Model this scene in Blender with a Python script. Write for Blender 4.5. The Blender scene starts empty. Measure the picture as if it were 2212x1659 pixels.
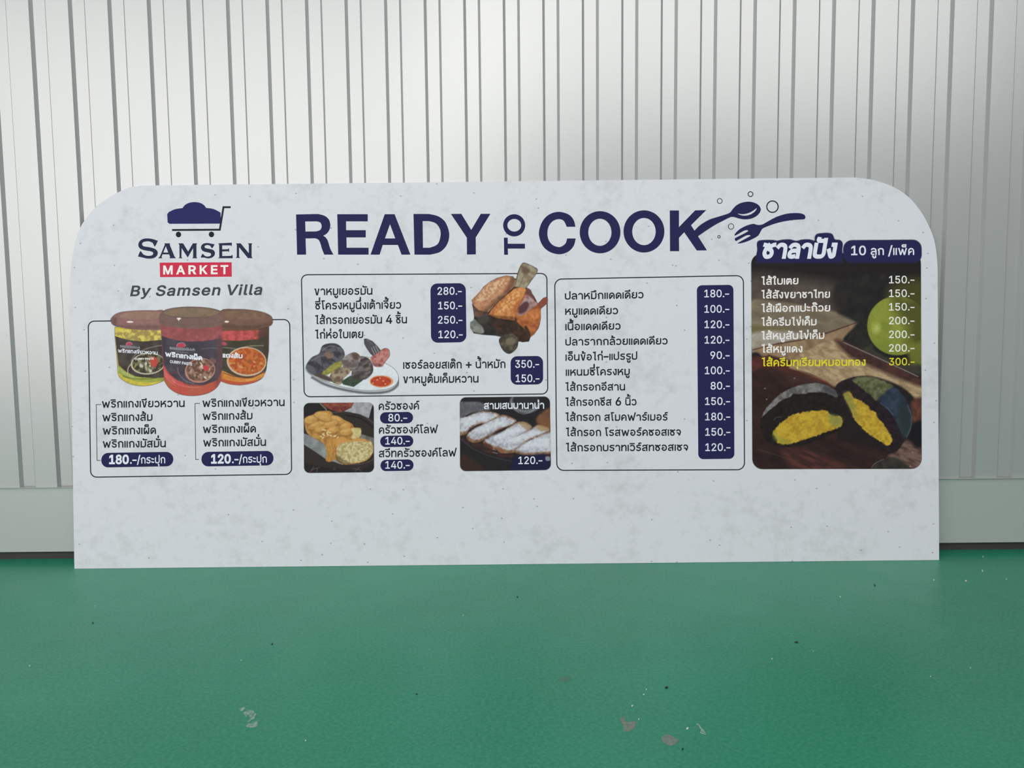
import bpy, bmesh, math, random
import numpy as np
from mathutils import Vector, Matrix
from mathutils.geometry import delaunay_2d_cdt

# ------------------------------------------------------------ camera, world, light
sc = bpy.context.scene
W, H = 2212, 1659
FPX = 1639.96
PITCH, YAW, ROLL = 0.08223, 0.00109, -0.01013
CAM = np.array([1.22195, -2.13819, 0.67225])

def basis(p, y, r):
    cp, sp = math.cos(p), math.sin(p)
    f = np.array([0, cp, -sp]); u = np.array([0, sp, cp]); rt = np.array([1., 0, 0])
    cy, sy = math.cos(y), math.sin(y)
    Rz = np.array([[cy, -sy, 0], [sy, cy, 0], [0, 0, 1]])
    f, u, rt = Rz @ f, Rz @ u, Rz @ rt
    c, s = math.cos(r), math.sin(r)
    return c * rt + s * u, -s * rt + c * u, f

CR, CU, CF = basis(PITCH, YAW, ROLL)
cd = bpy.data.cameras.new('camera'); cam = bpy.data.objects.new('camera', cd)
sc.collection.objects.link(cam)
cd.sensor_width = 36; cd.lens = FPX / W * 36; cd.clip_start = 0.05
M = Matrix.Identity(4)
for i in range(3):
    M[i][0], M[i][1], M[i][2], M[i][3] = CR[i], CU[i], -CF[i], CAM[i]
cam.matrix_world = M
sc.camera = cam

sc.view_settings.view_transform = 'Standard'; sc.view_settings.look = 'None'
sc.view_settings.gamma = 1; sc.view_settings.use_curve_mapping = False
sc.view_settings.exposure = 0.0

wd = bpy.data.worlds.new('world'); sc.world = wd; wd.use_nodes = True
wd.node_tree.nodes['Background'].inputs[0].default_value = (0.86, 0.93, 1.0, 1)
wd.node_tree.nodes['Background'].inputs[1].default_value = 0.26

def area(name, loc, target, sx, sy, power, col):
    l = bpy.data.lights.new(name, 'AREA'); l.shape = 'RECTANGLE'; l.size = sx; l.size_y = sy
    l.energy = power; l.color = col
    o = bpy.data.objects.new(name, l); sc.collection.objects.link(o)
    o.location = loc
    o.rotation_euler = (Vector(target) - Vector(loc)).to_track_quat('-Z', 'Y').to_euler()
    return o
# the open loading door on the left behind the photographer, and the daylight panels in the roof
area('door_daylight', (-2.5, -7.0, 2.3), (-2.2, 0, 1.6), 7.2, 4.6, 262, (1, 0.985, 0.975))
area('clerestory_daylight', (3.7, -7.0, 4.2), (3.2, 0, 1.8), 6.4, 2.4, 135, (1, 0.985, 0.975))
area('roof_daylight', (0.4, -3.0, 4.6), (0.7, 0, 0.6), 4.0, 1.6, 74, (0.97, 0.985, 1))

GLYPHS = '''
ก|416|53,0 0,132 2,26 6,21 11,16 22,17 27,11 1,2 -76,29 0,23 2,18 6,18 10,17 23,23 31,18 39,12 45,4 41,-3 37,-11 23,-10 19,-14 16,-18 12,-21 7,-25 3,-29 0,-256 -62,0 0,250 -3,28 -9,22 -16,16 -20,11 -23,6 -26,3 -26,-2 -23,-6 -18,-10 -14,-13 -8,-15 -3,-17 75,-37 -6,-34 -16,-1 -15,-6 -14,-9 -10,-14 -6,-18 -3,-22 0,-132
ข|379|190,-7 -40,4 -34,10 -27,18 -20,24 -12,32 -4,38 0,43 3,31 7,23 21,35 20,28 7,13 2,15 -2,13 -5,8 -8,5 -11,1 -17,-3 -19,-6 -14,44 14,7 17,5 33,3 23,-2 18,-7 13,-10 9,-14 6,-17 1,-20 -2,-23 -6,-19 -40,-66 -6,-18 -2,-24 0,-41 3,-28 8,-21 12,-14 15,-10 18,-5 19,-1 21,2 18,5 14,9 10,13 6,17 2,20 0,270 62,0 0,-273 -4,-33 -11,-28 -18,-23 -26,-17 -34,-10
ค|426|56,0 0,243 4,43 13,35 21,29 30,20 39,13 50,4 50,-4 40,-13 30,-20 20,-29 13,-35 4,-43 0,-243 -62,0 0,243 -3,28 -8,23 -13,18 -19,13 -24,8 -29,3 -28,-3 -24,-8 -18,-13 -13,-18 -8,-23 -3,-28 0,-77 2,-1 11,16 12,12 14,8 27,6 59,2 0,-50 -23,0 -37,-3 -27,-9 -19,-14 -11,-17 -6,-20 -2,-22 0,-74
ง|372|119,0 -119,380 62,0 103,-327 25,2 16,6 15,10 12,11 18,26 13,32 7,34 2,35 -3,35 -8,31 -15,24 -19,19 -24,11 -29,3 -17,-1 -14,-4 -16,50 28,5 23,1 33,-2 29,-8 25,-12 22,-17 21,-27 15,-32 8,-37 3,-41 -2,-35 -5,-32 -10,-29 -18,-38 -23,-29 -23,-18 -27,-14 -33,-9 -41,-3
จ|369|102,0 0,169 -53,0 0,49 112,0 0,-168 38,3 23,11 13,11 10,15 8,19 8,36 3,46 -3,47 -9,37 -9,19 -12,15 -16,12 -29,11 -39,4 -32,-3 -31,-6 -29,-11 -29,-16 0,58 24,11 31,10 36,6 38,2 39,-3 34,-7 28,-13 22,-18 19,-22 13,-27 9,-31 6,-36 2,-39 -2,-39 -6,-34 -9,-30 -13,-26 -17,-22 -22,-17 -27,-13 -33,-7 -38,-3
ฉ|419|184,-7 -37,3 -31,11 -18,10 -14,14 -12,17 -9,21 -5,24 -2,28 0,96 61,0 0,-91 2,-24 7,-20 11,-16 16,-12 20,-7 25,-2 30,4 25,10 21,17 15,23 9,27 3,31 0,63 -3,40 -11,31 -10,15 -13,11 -15,9 -28,7 -32,3 -33,-2 -32,-7 -31,-11 -31,-16 0,58 24,11 32,9 38,7 40,2 37,-2 32,-6 27,-11 22,-14 18,-18 14,-23 9,-26 6,-29 2,-34 0,-224 -51,0 -3,56 -3,0 -10,-17 -15,-15 -19,-13 -22,-10 -27,-6
ช|381|191,-7 -41,4 -34,10 -27,18 -20,24 -12,32 -4,38 0,43 3,31 7,23 21,35 20,28 7,13 2,15 -2,13 -5,8 -8,5 -11,1 -17,-3 -19,-6 -14,44 14,7 17,5 33,3 23,-2 18,-7 13,-10 9,-14 6,-17 1,-20 -2,-23 -6,-19 -40,-66 -6,-18 -2,-24 0,-41 3,-28 8,-21 12,-14 15,-10 18,-5 20,-1 21,2 18,5 13,9 10,13 6,17 2,20 0,97 -3,23 -8,17 -16,10 -25,3 0,40 27,3 16,10 10,14 5,18 2,35 62,0 -2,-34 -7,-28 -9,-16 -13,-12 -19,-10 0,-3 17,-6 11,-10 7,-12 4,-14 3,-27 0,-101 -4,-33 -11,-28 -18,-23 -26,-17 -33,-10
ซ|386|191,-7 -40,4 -33,10 -26,18 -20,25 -11,31 -4,39 0,44 3,36 11,27 14,22 36,43 6,10 3,10 -2,1 -18,-9 -23,-4 -15,2 -14,6 -12,9 -8,13 -6,16 -1,34 54,0 1,-18 4,-12 7,-7 10,-3 16,3 15,9 13,28 34,0 -1,-67 -3,-15 -5,-14 -8,-15 -31,-42 -14,-24 -3,-15 -1,-65 2,-28 8,-21 12,-15 15,-9 17,-5 18,-1 23,2 18,5 15,9 11,13 6,17 2,20 0,97 -3,23 -9,17 -16,10 -25,3 0,40 28,3 16,10 9,14 5,18 2,35 62,0 -2,-34 -8,-28 -9,-15 -13,-12 -18,-9 0,-3 16,-7 11,-9 8,-12 6,-22 2,-28 0,-94 -4,-33 -12,-28 -19,-23 -27,-17 -34,-10
ญ|630|415,-121 -29,2 -29,4 -28,8 -26,10 0,60 24,-13 28,-9 30,-6 28,-2 26,3 24,6 19,12 15,18 9,26 3,35 0,18 -3,0 -17,-19 -24,-17 -30,-11 -36,-3 -31,3 -28,9 -16,10 -14,14 -12,16 -8,21 -5,24 -2,28 0,124 -3,30 -10,22 -14,16 -18,10 -22,6 -22,2 -23,-2 -20,-5 -18,-9 -13,-13 -8,-15 -3,-19 79,-37 -6,-34 -23,-3 -21,-12 -10,-13 -6,-18 -2,-22 0,-61 2,-13 5,-9 9,-6 12,-1 15,1 12,3 9,-45 -26,-8 -23,-2 -19,2 -19,4 -16,9 -12,13 -8,20 -3,25 0,67 2,26 6,21 11,16 21,16 27,11 1,2 -80,29 0,23 2,19 6,19 10,17 22,23 30,17 37,11 42,4 37,-3 35,-10 22,-10 18,-13 16,-18 12,-21 7,-26 3,-29 0,-126 2,-25 6,-20 11,-15 14,-10 17,-6 19,-2 27,3 23,11 18,16 14,23 9,27 3,32 0,215 61,0 0,-345 -2,-33 -6,-29 -9,-25 -14,-21 -17,-17 -22,-13 -25,-10 -28,-6
ด|427|186,-7 -34,3 -29,9 -24,14 -19,19 -15,24 -11,27 -9,47 -3,51 3,54 9,44 14,34 20,27 25,19 30,13 33,7 36,2 35,-2 30,-5 26,-9 21,-13 17,-15 13,-18 10,-22 5,-23 2,-27 0,-253 -61,0 0,248 -2,26 -8,22 -12,17 -17,13 -25,7 -32,3 -30,-3 -27,-9 -16,-10 -13,-15 -10,-19 -8,-24 -5,-32 -2,-37 2,-39 6,-34 11,-29 17,-22 16,-10 18,-7 23,-2 19,2 17,4 7,-48 -26,-7
ต|441|191,-7 -36,3 -30,9 -24,15 -20,20 -14,24 -11,29 -9,49 -3,56 3,61 10,48 9,25 13,21 15,15 18,10 21,7 22,2 23,-2 19,-6 14,-11 10,-17 2,0 10,17 15,11 20,6 23,2 27,-3 24,-8 18,-13 14,-19 8,-24 3,-30 0,-290 -62,0 0,289 -3,23 -9,14 -13,7 -16,3 -18,-3 -12,-7 -7,-13 -4,-19 -39,0 -5,20 -10,13 -12,6 -14,3 -17,-4 -14,-11 -11,-18 -7,-26 -5,-35 -2,-45 2,-44 6,-38 6,-21 9,-17 12,-14 15,-10 20,-7 23,-2 41,5 6,-47 -25,-7
ถ|417|135,-7 -19,2 -19,4 -16,9 -12,13 -8,20 -3,25 0,67 2,26 6,21 11,16 21,16 27,11 1,2 -80,29 0,23 2,18 6,18 10,17 23,23 31,18 39,12 45,4 42,-3 38,-11 22,-10 19,-14 16,-18 13,-21 7,-25 2,-29 0,-256 -61,0 0,250 -4,28 -9,22 -16,16 -20,11 -23,6 -26,3 -27,-2 -23,-6 -18,-10 -14,-13 -8,-15 -3,-17 79,-37 -6,-34 -23,-3 -21,-9 -10,-11 -6,-16 -2,-22 0,-68 2,-13 5,-9 9,-6 13,-1 14,1 12,3 9,-45 -26,-8
ท|422|58,0 0,380 43,0 11,-60 3,0 10,19 14,16 19,14 22,10 26,6 28,2 38,-4 33,-10 18,-11 15,-15 12,-18 9,-21 5,-25 2,-29 0,-254 -62,0 0,250 -2,26 -7,21 -11,16 -16,12 -21,8 -25,2 -30,-4 -26,-11 -20,-18 -14,-24 -9,-27 -3,-31 0,-220
ธ|377|189,-7 -41,2 -35,6 -57,17 0,158 58,0 0,-120 31,-9 45,-4 23,1 22,4 19,8 15,13 11,18 3,25 -2,18 -5,15 -9,11 -13,9 -36,15 -50,15 -70,25 -24,14 -17,15 -10,20 -3,25 4,28 11,23 19,18 28,13 37,8 46,3 44,-2 37,-6 29,-7 20,-8 0,-55 -33,13 -47,10 -56,4 -41,-3 -16,-5 -11,-7 -7,-10 -3,-12 3,-13 9,-11 34,-16 105,-32 24,-10 21,-13 18,-16 14,-20 8,-25 3,-30 -4,-34 -12,-29 -12,-17 -17,-14 -20,-11 -25,-8 -30,-5
น|425|187,-7 -38,4 -32,10 -18,11 -15,15 -12,18 -9,21 -5,25 -2,29 0,254 62,0 0,-250 2,-26 7,-21 12,-16 16,-12 21,-8 24,-2 30,4 25,10 21,17 14,23 9,28 3,33 0,220 62,0 0,-380 -51,0 -3,56 -3,0 -11,-17 -14,-15 -19,-13 -22,-10 -25,-6
บ|419|209,-7 -50,4 -39,13 -28,21 -20,28 -12,36 -4,42 0,243 62,0 0,-243 2,-29 8,-23 12,-18 18,-12 22,-8 29,-3 28,3 24,8 17,12 13,18 7,23 3,29 0,243 62,0 0,-243 -4,-42 -12,-36 -20,-28 -29,-21 -39,-13
ป|420|209,-7 -50,4 -39,13 -28,21 -20,28 -12,36 -4,42 0,243 62,0 0,-243 2,-29 8,-23 12,-18 18,-12 22,-8 29,-3 28,3 24,8 17,12 13,18 7,23 3,29 0,380 62,0 0,-380 -4,-42 -12,-36 -20,-28 -29,-21 -39,-13
ผ|449|60,0 0,313 3,26 8,20 14,13 17,9 19,4 21,2 20,-2 21,-6 -8,-47 -13,3 -12,1 -14,-2 -9,-6 -5,-10 -2,-14 0,-152 -3,-56 3,0 26,51 59,101 38,0 57,-95 28,-57 3,0 -3,56 0,228 60,0 0,-380 -54,0 -108,182 -3,0 -109,-182
ฝ|452|60,0 0,313 3,26 8,20 14,13 17,9 19,4 21,2 20,-2 21,-6 -8,-47 -13,3 -12,1 -14,-2 -9,-6 -5,-10 -2,-14 0,-152 -3,-56 3,0 26,51 59,101 38,0 57,-95 28,-57 3,0 -3,56 0,365 61,0 0,-517 -55,0 -108,182 -3,0 -109,-182
พ|482|97,0 -69,380 64,0 27,-165 7,-52 8,-76 2,0 12,54 67,239 51,0 67,-239 12,-54 3,0 8,76 7,52 27,165 64,0 -69,-380 -60,0 -64,207 -10,36 -8,49 -3,0 -6,-35 -14,-50 -63,-207
ฟ|473|94,0 -66,380 64,0 27,-192 11,-101 4,0 8,40 24,90 47,163 50,0 60,-210 11,-43 8,-40 3,0 13,128 39,302 61,0 -76,-517 -61,0 -63,207 -9,34 -9,51 -3,0 -6,-35 -13,-50 -63,-207
ม|426|239,-7 -28,2 -26,6 -22,10 -20,13 -14,17 -10,19 -3,0 -4,-60 -50,0 0,380 61,0 0,-220 3,-32 10,-28 14,-24 21,-17 26,-10 30,-4 25,2 20,8 16,12 11,16 7,21 2,26 0,250 62,0 0,-254 -2,-29 -5,-25 -9,-21 -12,-18 -15,-15 -18,-11 -32,-10
ย|412|202,-6 -50,3 -39,11 -21,11 -16,14 -12,16 -11,29 -4,34 3,28 7,23 10,16 13,12 15,7 15,4 0,3 -29,14 -14,12 -12,15 -7,20 -3,24 3,23 8,23 15,19 21,16 29,10 37,4 35,-3 16,-3 12,-5 -11,-47 -20,5 -26,2 -25,-3 -18,-10 -10,-16 -3,-20 3,-21 9,-16 14,-10 17,-7 19,-3 34,-1 0,-45 -39,-2 -20,-5 -16,-8 -11,-12 -6,-17 -2,-21 2,-19 6,-18 11,-14 16,-12 24,-7 31,-3 32,3 24,7 17,12 11,16 6,20 2,24 0,254 62,0 0,-250 -4,-44 -13,-35 -20,-25 -30,-18 -38,-11
ร|338|163,-7 -39,2 -37,6 -32,9 -27,10 18,50 33,-12 41,-10 44,-4 34,4 27,10 14,11 8,13 3,16 -3,15 -6,13 -11,11 -16,10 -20,10 -66,23 -34,15 -27,17 -19,21 -12,24 -3,30 3,28 12,24 13,14 16,12 20,9 37,10 47,3 32,-2 31,-4 26,-7 20,-9 0,-52 -30,11 -38,9 -43,3 -28,-1 -22,-5 -16,-8 -10,-10 -7,-11 -2,-11 2,-14 7,-12 12,-10 18,-10 89,-34 29,-14 25,-16 19,-20 9,-16 6,-19 1,-21 -3,-28 -11,-26 -11,-16 -16,-14 -20,-11 -24,-9 -29,-5
ล|396|279,0 0,253 -2,27 -7,22 -12,15 -16,11 -23,6 -29,2 -34,-2 -32,-7 -31,-11 -29,-15 0,58 23,10 31,9 37,7 41,2 34,-2 29,-6 25,-10 20,-14 16,-18 11,-23 7,-26 2,-31 0,-257/160,-7 -38,3 -31,10 -25,15 -18,22 -10,27 -4,32 5,35 14,30 23,24 34,18 45,12 57,6 79,5 0,-51 -113,-9 -32,-8 -23,-10 -15,-13 -9,-17 -3,-21 3,-19 6,-15 11,-11 15,-9 18,-4 22,-2 22,2 19,4 9,-46 -29,-8
ว|341|132,-7 -26,1 -26,5 -26,8 -28,12 20,48 34,-16 21,-5 25,-2 31,5 27,12 22,21 16,29 9,37 3,43 -3,43 -10,36 -16,29 -23,20 -30,13 -38,4 -45,-5 -21,-6 -19,-9 0,52 21,9 23,6 48,4 39,-3 34,-8 29,-14 23,-18 19,-23 14,-27 10,-31 7,-34 2,-38 -5,-56 -14,-49 -23,-40 -23,-23 -28,-17 -34,-10
ส|397|279,0 0,253 -2,27 -7,22 -12,15 -16,11 -23,6 -29,2 -34,-2 -32,-7 -31,-11 -29,-15 0,58 23,10 31,9 37,7 41,2 34,-2 28,-6 16,-7 13,-11 10,-13 14,-9 12,-11 7,-15 7,-26 3,-30 0,-257/160,-7 -38,3 -31,10 -25,15 -18,22 -10,27 -4,32 5,35 14,30 23,24 34,18 45,12 57,6 79,5 0,-51 -113,-9 -32,-8 -23,-10 -15,-13 -9,-17 -3,-21 3,-19 6,-15 11,-11 15,-9 18,-4 22,-2 22,2 19,4 9,-46 -29,-8/295,327 -35,32 18,5 16,9 9,9 5,10 2,13 60,0 -2,-20 -8,-18 -12,-15 -15,-11 -18,-9
ห|407|62,0 0,380 61,0 0,-164 3,0 158,164 72,0 0,-2 -233,-235 0,-143/298,0 0,134 -3,25 -9,21 -13,18 -21,12 -27,8 -35,3 36,45 28,-2 24,-5 21,-9 18,-12 15,-15 12,-18 11,-32 4,-38 0,-135
อ|398|191,-7 -46,4 -37,13 -29,22 -21,31 -12,41 -4,51 3,63 146,0 0,-49 -88,0 3,-53 7,-29 12,-21 17,-13 21,-8 26,-2 29,3 25,9 15,10 11,14 10,19 9,38 3,51 -3,47 -8,37 -9,20 -12,16 -15,13 -19,9 -23,5 -27,2 -43,-4 -40,-11 -38,-19 0,58 34,13 44,10 51,4 38,-3 33,-8 28,-14 23,-18 18,-23 14,-28 10,-32 5,-35 2,-39 -1,-39 -6,-34 -9,-31 -12,-27 -18,-22 -21,-18 -27,-13 -32,-7
ะ|234|106,239 -26,2 -20,6 -15,10 -10,12 -6,14 -2,15 3,22 8,18 52,-8 -5,-22 5,-15 7,-4 11,-2 99,0 0,-48/106,44 -26,3 -20,6 -15,10 -10,12 -6,14 -2,15 3,22 8,18 52,-8 -5,-22 2,-9 3,-6 7,-5 110,-1 0,-49
ั|0|-150,440 -26,2 -20,7 -15,9 -11,12 -6,14 -2,14 4,22 8,20 52,-9 -5,-21 2,-9 4,-7 7,-5 12,-1 175,0 0,-48
า|282|164,0 0,270 -2,20 -5,17 -9,13 -13,9 -17,5 -22,2 -24,-2 -23,-5 -22,-8 -20,-10 0,55 39,14 29,5 32,2 34,-3 29,-7 23,-14 18,-21 11,-28 3,-35 0,-279
ำ|282|164,0 0,270 -2,20 -5,17 -9,13 -13,9 -17,5 -22,2 -24,-2 -23,-5 -22,-8 -20,-10 0,55 39,14 29,5 32,2 34,-3 29,-7 23,-14 18,-21 11,-28 3,-35 0,-279/-111,424 -21,2 -19,5 -15,9 -11,12 -7,16 -2,18 2,19 7,15 11,13 15,8 19,6 21,2 22,-2 18,-6 16,-8 11,-13 7,-15 2,-19 -2,-18 -7,-16 -11,-12 -16,-9 -18,-5/-111,456 15,2 10,7 7,9 2,12 -2,13 -7,9 -10,6 -15,2 -14,-2 -11,-6 -6,-9 -2,-13 2,-12 6,-9 11,-7
ิ|0|-356,440 0,27 50,23 244,0 0,-50
ี|0|-356,440 0,27 50,23 244,0 0,-50/-119,467 0,79 58,0 0,-79
ึ|0|-356,440 0,27 50,23 138,0 -9,-18 -4,14 -1,11 2,16 5,14 10,12 12,9 16,5 18,2 19,-2 16,-5 14,-10 9,-11 6,-14 2,-16 -4,-22 -12,-18 -12,-9 -15,-6 -19,-2/-117,470 12,2 9,6 6,9 2,10 -2,11 -6,9 -9,5 -13,2 -12,-2 -9,-5 -6,-8 -2,-11 2,-10 5,-9 10,-7
ื|0|-356,440 0,27 50,23 244,0 0,-50/-214,467 0,79 52,0 0,-79/-112,467 0,79 50,0 0,-79
ุ|0|-117,-181 0,74 -2,9 -5,6 -8,2 -15,-3 -5,42 23,5 19,2 21,-3 15,-9 9,-13 3,-18 0,-94
ู|0|-152,-184 -27,2 -23,6 -17,10 -13,13 -8,17 -3,20 -1,21 -5,5 -7,1 -9,-1 -4,41 19,4 14,1 22,-3 14,-8 8,-14 3,-18 0,-23 2,-12 6,-10 11,-7 17,-2 18,2 11,7 6,10 2,12 0,64 54,0 0,-68 -2,-21 -8,-17 -13,-14 -17,-10 -23,-6
เ|205|142,-7 -18,2 -18,4 -16,9 -12,13 -9,20 -2,25 0,314 61,0 0,-306 2,-14 5,-9 9,-6 13,-1 14,1 13,4 8,-46 -26,-8
แ|394|142,-7 -18,2 -18,4 -16,9 -12,13 -9,20 -2,25 0,314 61,0 0,-306 2,-14 5,-9 9,-6 13,-1 14,1 13,4 8,-46 -26,-8/331,-7 -18,2 -18,4 -15,9 -13,13 -8,20 -3,25 0,314 62,0 0,-306 1,-14 6,-9 9,-6 13,-1 13,1 13,4 8,-46 -25,-8
โ|214|76,311 0,136 -2,25 -7,20 -10,14 -15,10 -17,6 -19,2 0,27 52,22 185,0 0,-49 -141,0 -1,-3 14,-13 12,-18 8,-24 3,-31 0,-124/152,-7 -19,2 -17,4 -16,9 -13,13 -8,20 -3,25 0,314 62,0 0,-306 2,-14 5,-9 9,-6 13,-1 13,1 13,4 9,-46 -26,-8
ใ|200|136,-7 -19,2 -18,4 -16,9 -12,13 -9,20 -2,25 0,271 3,32 12,24 48,65 6,14 2,16 -3,18 -9,12 -15,8 -22,2 -21,-1 -18,-5 -30,-12 0,52 30,11 21,4 25,1 29,-2 25,-7 20,-11 16,-16 9,-21 3,-26 -2,-26 -8,-22 -11,-20 -33,-43 -12,-21 -3,-12 -1,-15 0,-262 2,-14 5,-9 9,-6 13,-1 14,1 13,4 8,-46 -25,-8
ไ|211|76,311 1,148 4,18 6,15 7,12 18,17 0,3 -121,0 16,49 195,0 0,-49 -24,-4 -21,-12 -10,-15 -7,-20 -2,-26 0,-136/152,-7 -19,2 -17,4 -16,9 -13,13 -8,20 -3,25 0,314 62,0 0,-306 2,-14 5,-9 9,-6 13,-1 13,1 13,4 9,-46 -26,-8
็|0|-134,430 -18,2 -15,6 -12,10 -10,14 -34,-30 -25,2 -20,7 -18,11 -13,15 -8,19 -3,23 3,24 8,20 13,15 16,10 19,7 20,2 162,0 0,-42 -153,0 -15,-2 -12,-7 -9,-12 -3,-18 2,-13 6,-11 10,-7 16,-2 38,35 14,0 4,-15 7,-11 10,-8 14,-3 11,2 9,6 5,8 1,21 45,0 -2,-31 -6,-17 -9,-13 -13,-9 -16,-6
่|0|-123,440 0,147 61,0 0,-147
้|0|-255,440 0,31 28,8 14,6 11,8 7,9 2,12 -1,8 -4,6 -7,5 -9,1 -15,-3 -12,-5 -14,38 14,10 17,5 27,4 17,-2 15,-5 11,-9 12,-17 4,-22 -3,-18 -7,-15 -11,-13 -12,-10 -7,17 138,0 0,-49
๊|0|-221,437 -20,2 -18,6 -14,11 -11,14 -6,17 -2,21 2,20 6,17 10,14 14,11 17,7 20,4 39,-25 38,25 24,-4 18,-7 13,-10 12,-19 4,-23 -1,-13 -4,-11 -6,-10 -8,-8 -3,9 71,0 0,-45 -124,0 0,29 17,13 6,11 2,13 -2,15 -6,9 -8,6 -7,2 -34,-20 -4,0 -33,20 -14,-7 -6,-10 -2,-14 2,-15 6,-10 10,-7 11,-2 16,3 9,-32 -13,-5
์|0|-175,420 -8,20 -4,24 2,14 5,13 8,12 14,9 19,7 25,2 95,0 0,-48 -91,-1 -10,-4 -6,-7 -2,-11 1,-10 5,-11
ํ|0|-111,424 -21,2 -19,5 -15,9 -11,12 -7,16 -2,18 2,19 7,15 11,13 15,8 19,6 21,2 22,-2 18,-6 16,-8 11,-13 7,-15 2,-19 -2,-18 -7,-16 -11,-12 -16,-9 -18,-5/-111,456 15,2 10,7 7,9 2,12 -2,13 -7,9 -10,6 -15,2 -14,-2 -11,-6 -6,-9 -2,-13 2,-12 6,-9 11,-7
+|453|198,34 0,330 57,0 0,-330/61,172 0,54 330,0 0,-54
-|453|337,244 0,-56 -223,0 0,56
.|188|95,-4 -17,3 -15,10 -10,15 -3,17 3,18 10,14 15,10 17,4 18,-4 15,-10 10,-14 3,-18 -3,-17 -10,-15 -15,-10
/|249|235,533 -164,-609 -57,0 164,609
0|453|227,-7 -36,4 -33,10 -28,17 -25,24 -20,29 -16,36 -12,42 -7,47 -2,52 2,52 7,47 12,42 16,36 21,30 24,23 29,18 32,10 36,4 35,-4 33,-10 28,-18 25,-23 20,-30 16,-36 12,-42 7,-47 2,-52 -2,-52 -7,-47 -12,-42 -16,-36 -20,-29 -25,-24 -28,-17 -32,-10/227,50 23,2 21,8 19,14 16,18 14,24 10,28 10,50 4,60 -4,60 -10,51 -10,28 -14,23 -16,19 -19,14 -21,8 -23,3 -24,-3 -21,-8 -19,-14 -16,-19 -13,-23 -11,-28 -10,-51 -4,-60 4,-60 10,-50 11,-28 13,-24 16,-18 19,-14 21,-8
1|453|76,0 0,55 315,0 0,-55/276,509 0,-509 -64,0 0,448 -3,0 -123,-90 0,69 112,82
2|453|64,0 0,47 218,235 17,23 12,22 7,21 2,23 -3,26 -9,22 -15,17 -20,13 -23,8 -26,3 -28,-3 -24,-10 -19,-14 -14,-20 -9,-23 -3,-28 -61,0 2,29 7,27 11,24 16,22 19,18 22,14 25,11 28,6 29,3 29,-3 27,-6 25,-10 22,-15 18,-17 15,-20 11,-22 7,-25 2,-26 -3,-27 -7,-27 -14,-28 -21,-31 -30,-36 -39,-43 -114,-120 0,-3 236,0 0,-57
3|453|218,-7 -45,4 -40,13 -25,12 -20,16 -18,19 -13,22 -9,25 -4,28 65,0 6,-25 11,-20 18,-16 21,-12 26,-7 28,-2 29,3 27,8 22,13 18,19 10,23 4,29 -3,27 -10,24 -17,21 -24,17 -33,10 -41,4 -44,0 0,51 131,149 0,4 -218,0 0,57 302,0 0,-48 -161,-183 0,11 36,1 32,-4 29,-10 25,-14 21,-18 17,-22 12,-24 8,-25 2,-28 -3,-29 -7,-26 -13,-24 -16,-21 -21,-18 -24,-15 -28,-10 -30,-7
4|453|40,105 0,53 207,351 64,0 -202,-343 0,-3 304,0 0,-58/282,0 0,318 61,0 0,-318
5|453|221,-7 -29,2 -27,6 -25,10 -22,14 -19,16 -16,19 -12,22 -8,23 -3,25 62,0 5,-22 11,-19 16,-16 19,-13 23,-8 25,-2 29,3 26,11 22,18 16,22 10,27 4,31 -4,31 -10,28 -17,23 -22,18 -27,11 -30,4 -26,-2 -25,-7 -22,-10 -17,-12 -61,7 29,256 270,0 0,-57 -215,0 -17,-151 2,0 19,14 23,10 25,6 26,3 34,-4 31,-9 27,-15 24,-21 19,-25 15,-29 9,-32 3,-36 -3,-31 -7,-30 -12,-26 -17,-24 -20,-20 -23,-17 -27,-12 -29,-7
6|453|226,-7 -30,3 -28,7 -26,12 -23,16 -19,20 -16,23 -11,27 -7,29 -2,32 4,37 12,40 22,46 35,55 115,169 70,0 -171,-248 -6,0 9,14 11,13 14,11 17,8 18,5 21,2 30,-2 26,-7 25,-10 21,-15 18,-18 15,-22 10,-25 7,-28 2,-30 -2,-30 -8,-29 -11,-25 -16,-23 -19,-20 -23,-16 -26,-11 -27,-7/226,48 28,4 25,11 20,16 15,22 10,27 3,29 -3,30 -10,26 -15,22 -20,16 -25,11 -28,3 -28,-3 -24,-10 -21,-17 -15,-21 -10,-26 -3,-30 3,-30 10,-26 15,-23 21,-16 24,-11
7|453|97,0 226,448 0,4 -261,0 0,57 329,0 0,-60 -226,-449
8|453|226,-7 -33,2 -30,6 -27,10 -25,14 -20,17 -17,20 -12,22 -8,25 -2,26 3,31 10,29 16,25 20,21 24,15 28,9 0,2 -24,9 -20,13 -16,19 -13,22 -7,24 -3,26 3,25 6,24 11,21 16,19 18,16 22,13 24,10 27,6 29,2 29,-2 27,-6 24,-10 22,-13 18,-16 15,-19 12,-21 6,-24 3,-25 -3,-26 -7,-24 -13,-22 -16,-19 -20,-13 -23,-9 0,-2 27,-9 24,-15 21,-21 15,-25 10,-29 4,-31 -3,-26 -7,-25 -13,-22 -16,-20 -21,-17 -24,-14 -28,-10 -30,-6/226,49 32,3 27,8 22,14 16,17 10,22 4,26 -4,26 -11,24 -17,19 -22,15 -27,9 -30,3 -30,-3 -27,-9 -22,-15 -17,-19 -11,-24 -4,-26 4,-26 10,-22 16,-17 22,-14 28,-8/226,290 26,2 22,8 19,13 14,17 9,21 3,25 -3,23 -8,21 -14,17 -19,12 -23,8 -26,3 -26,-3 -23,-8 -18,-12 -14,-17 -9,-21 -3,-23 3,-25 9,-21 14,-17 19,-13 23,-8
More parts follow.
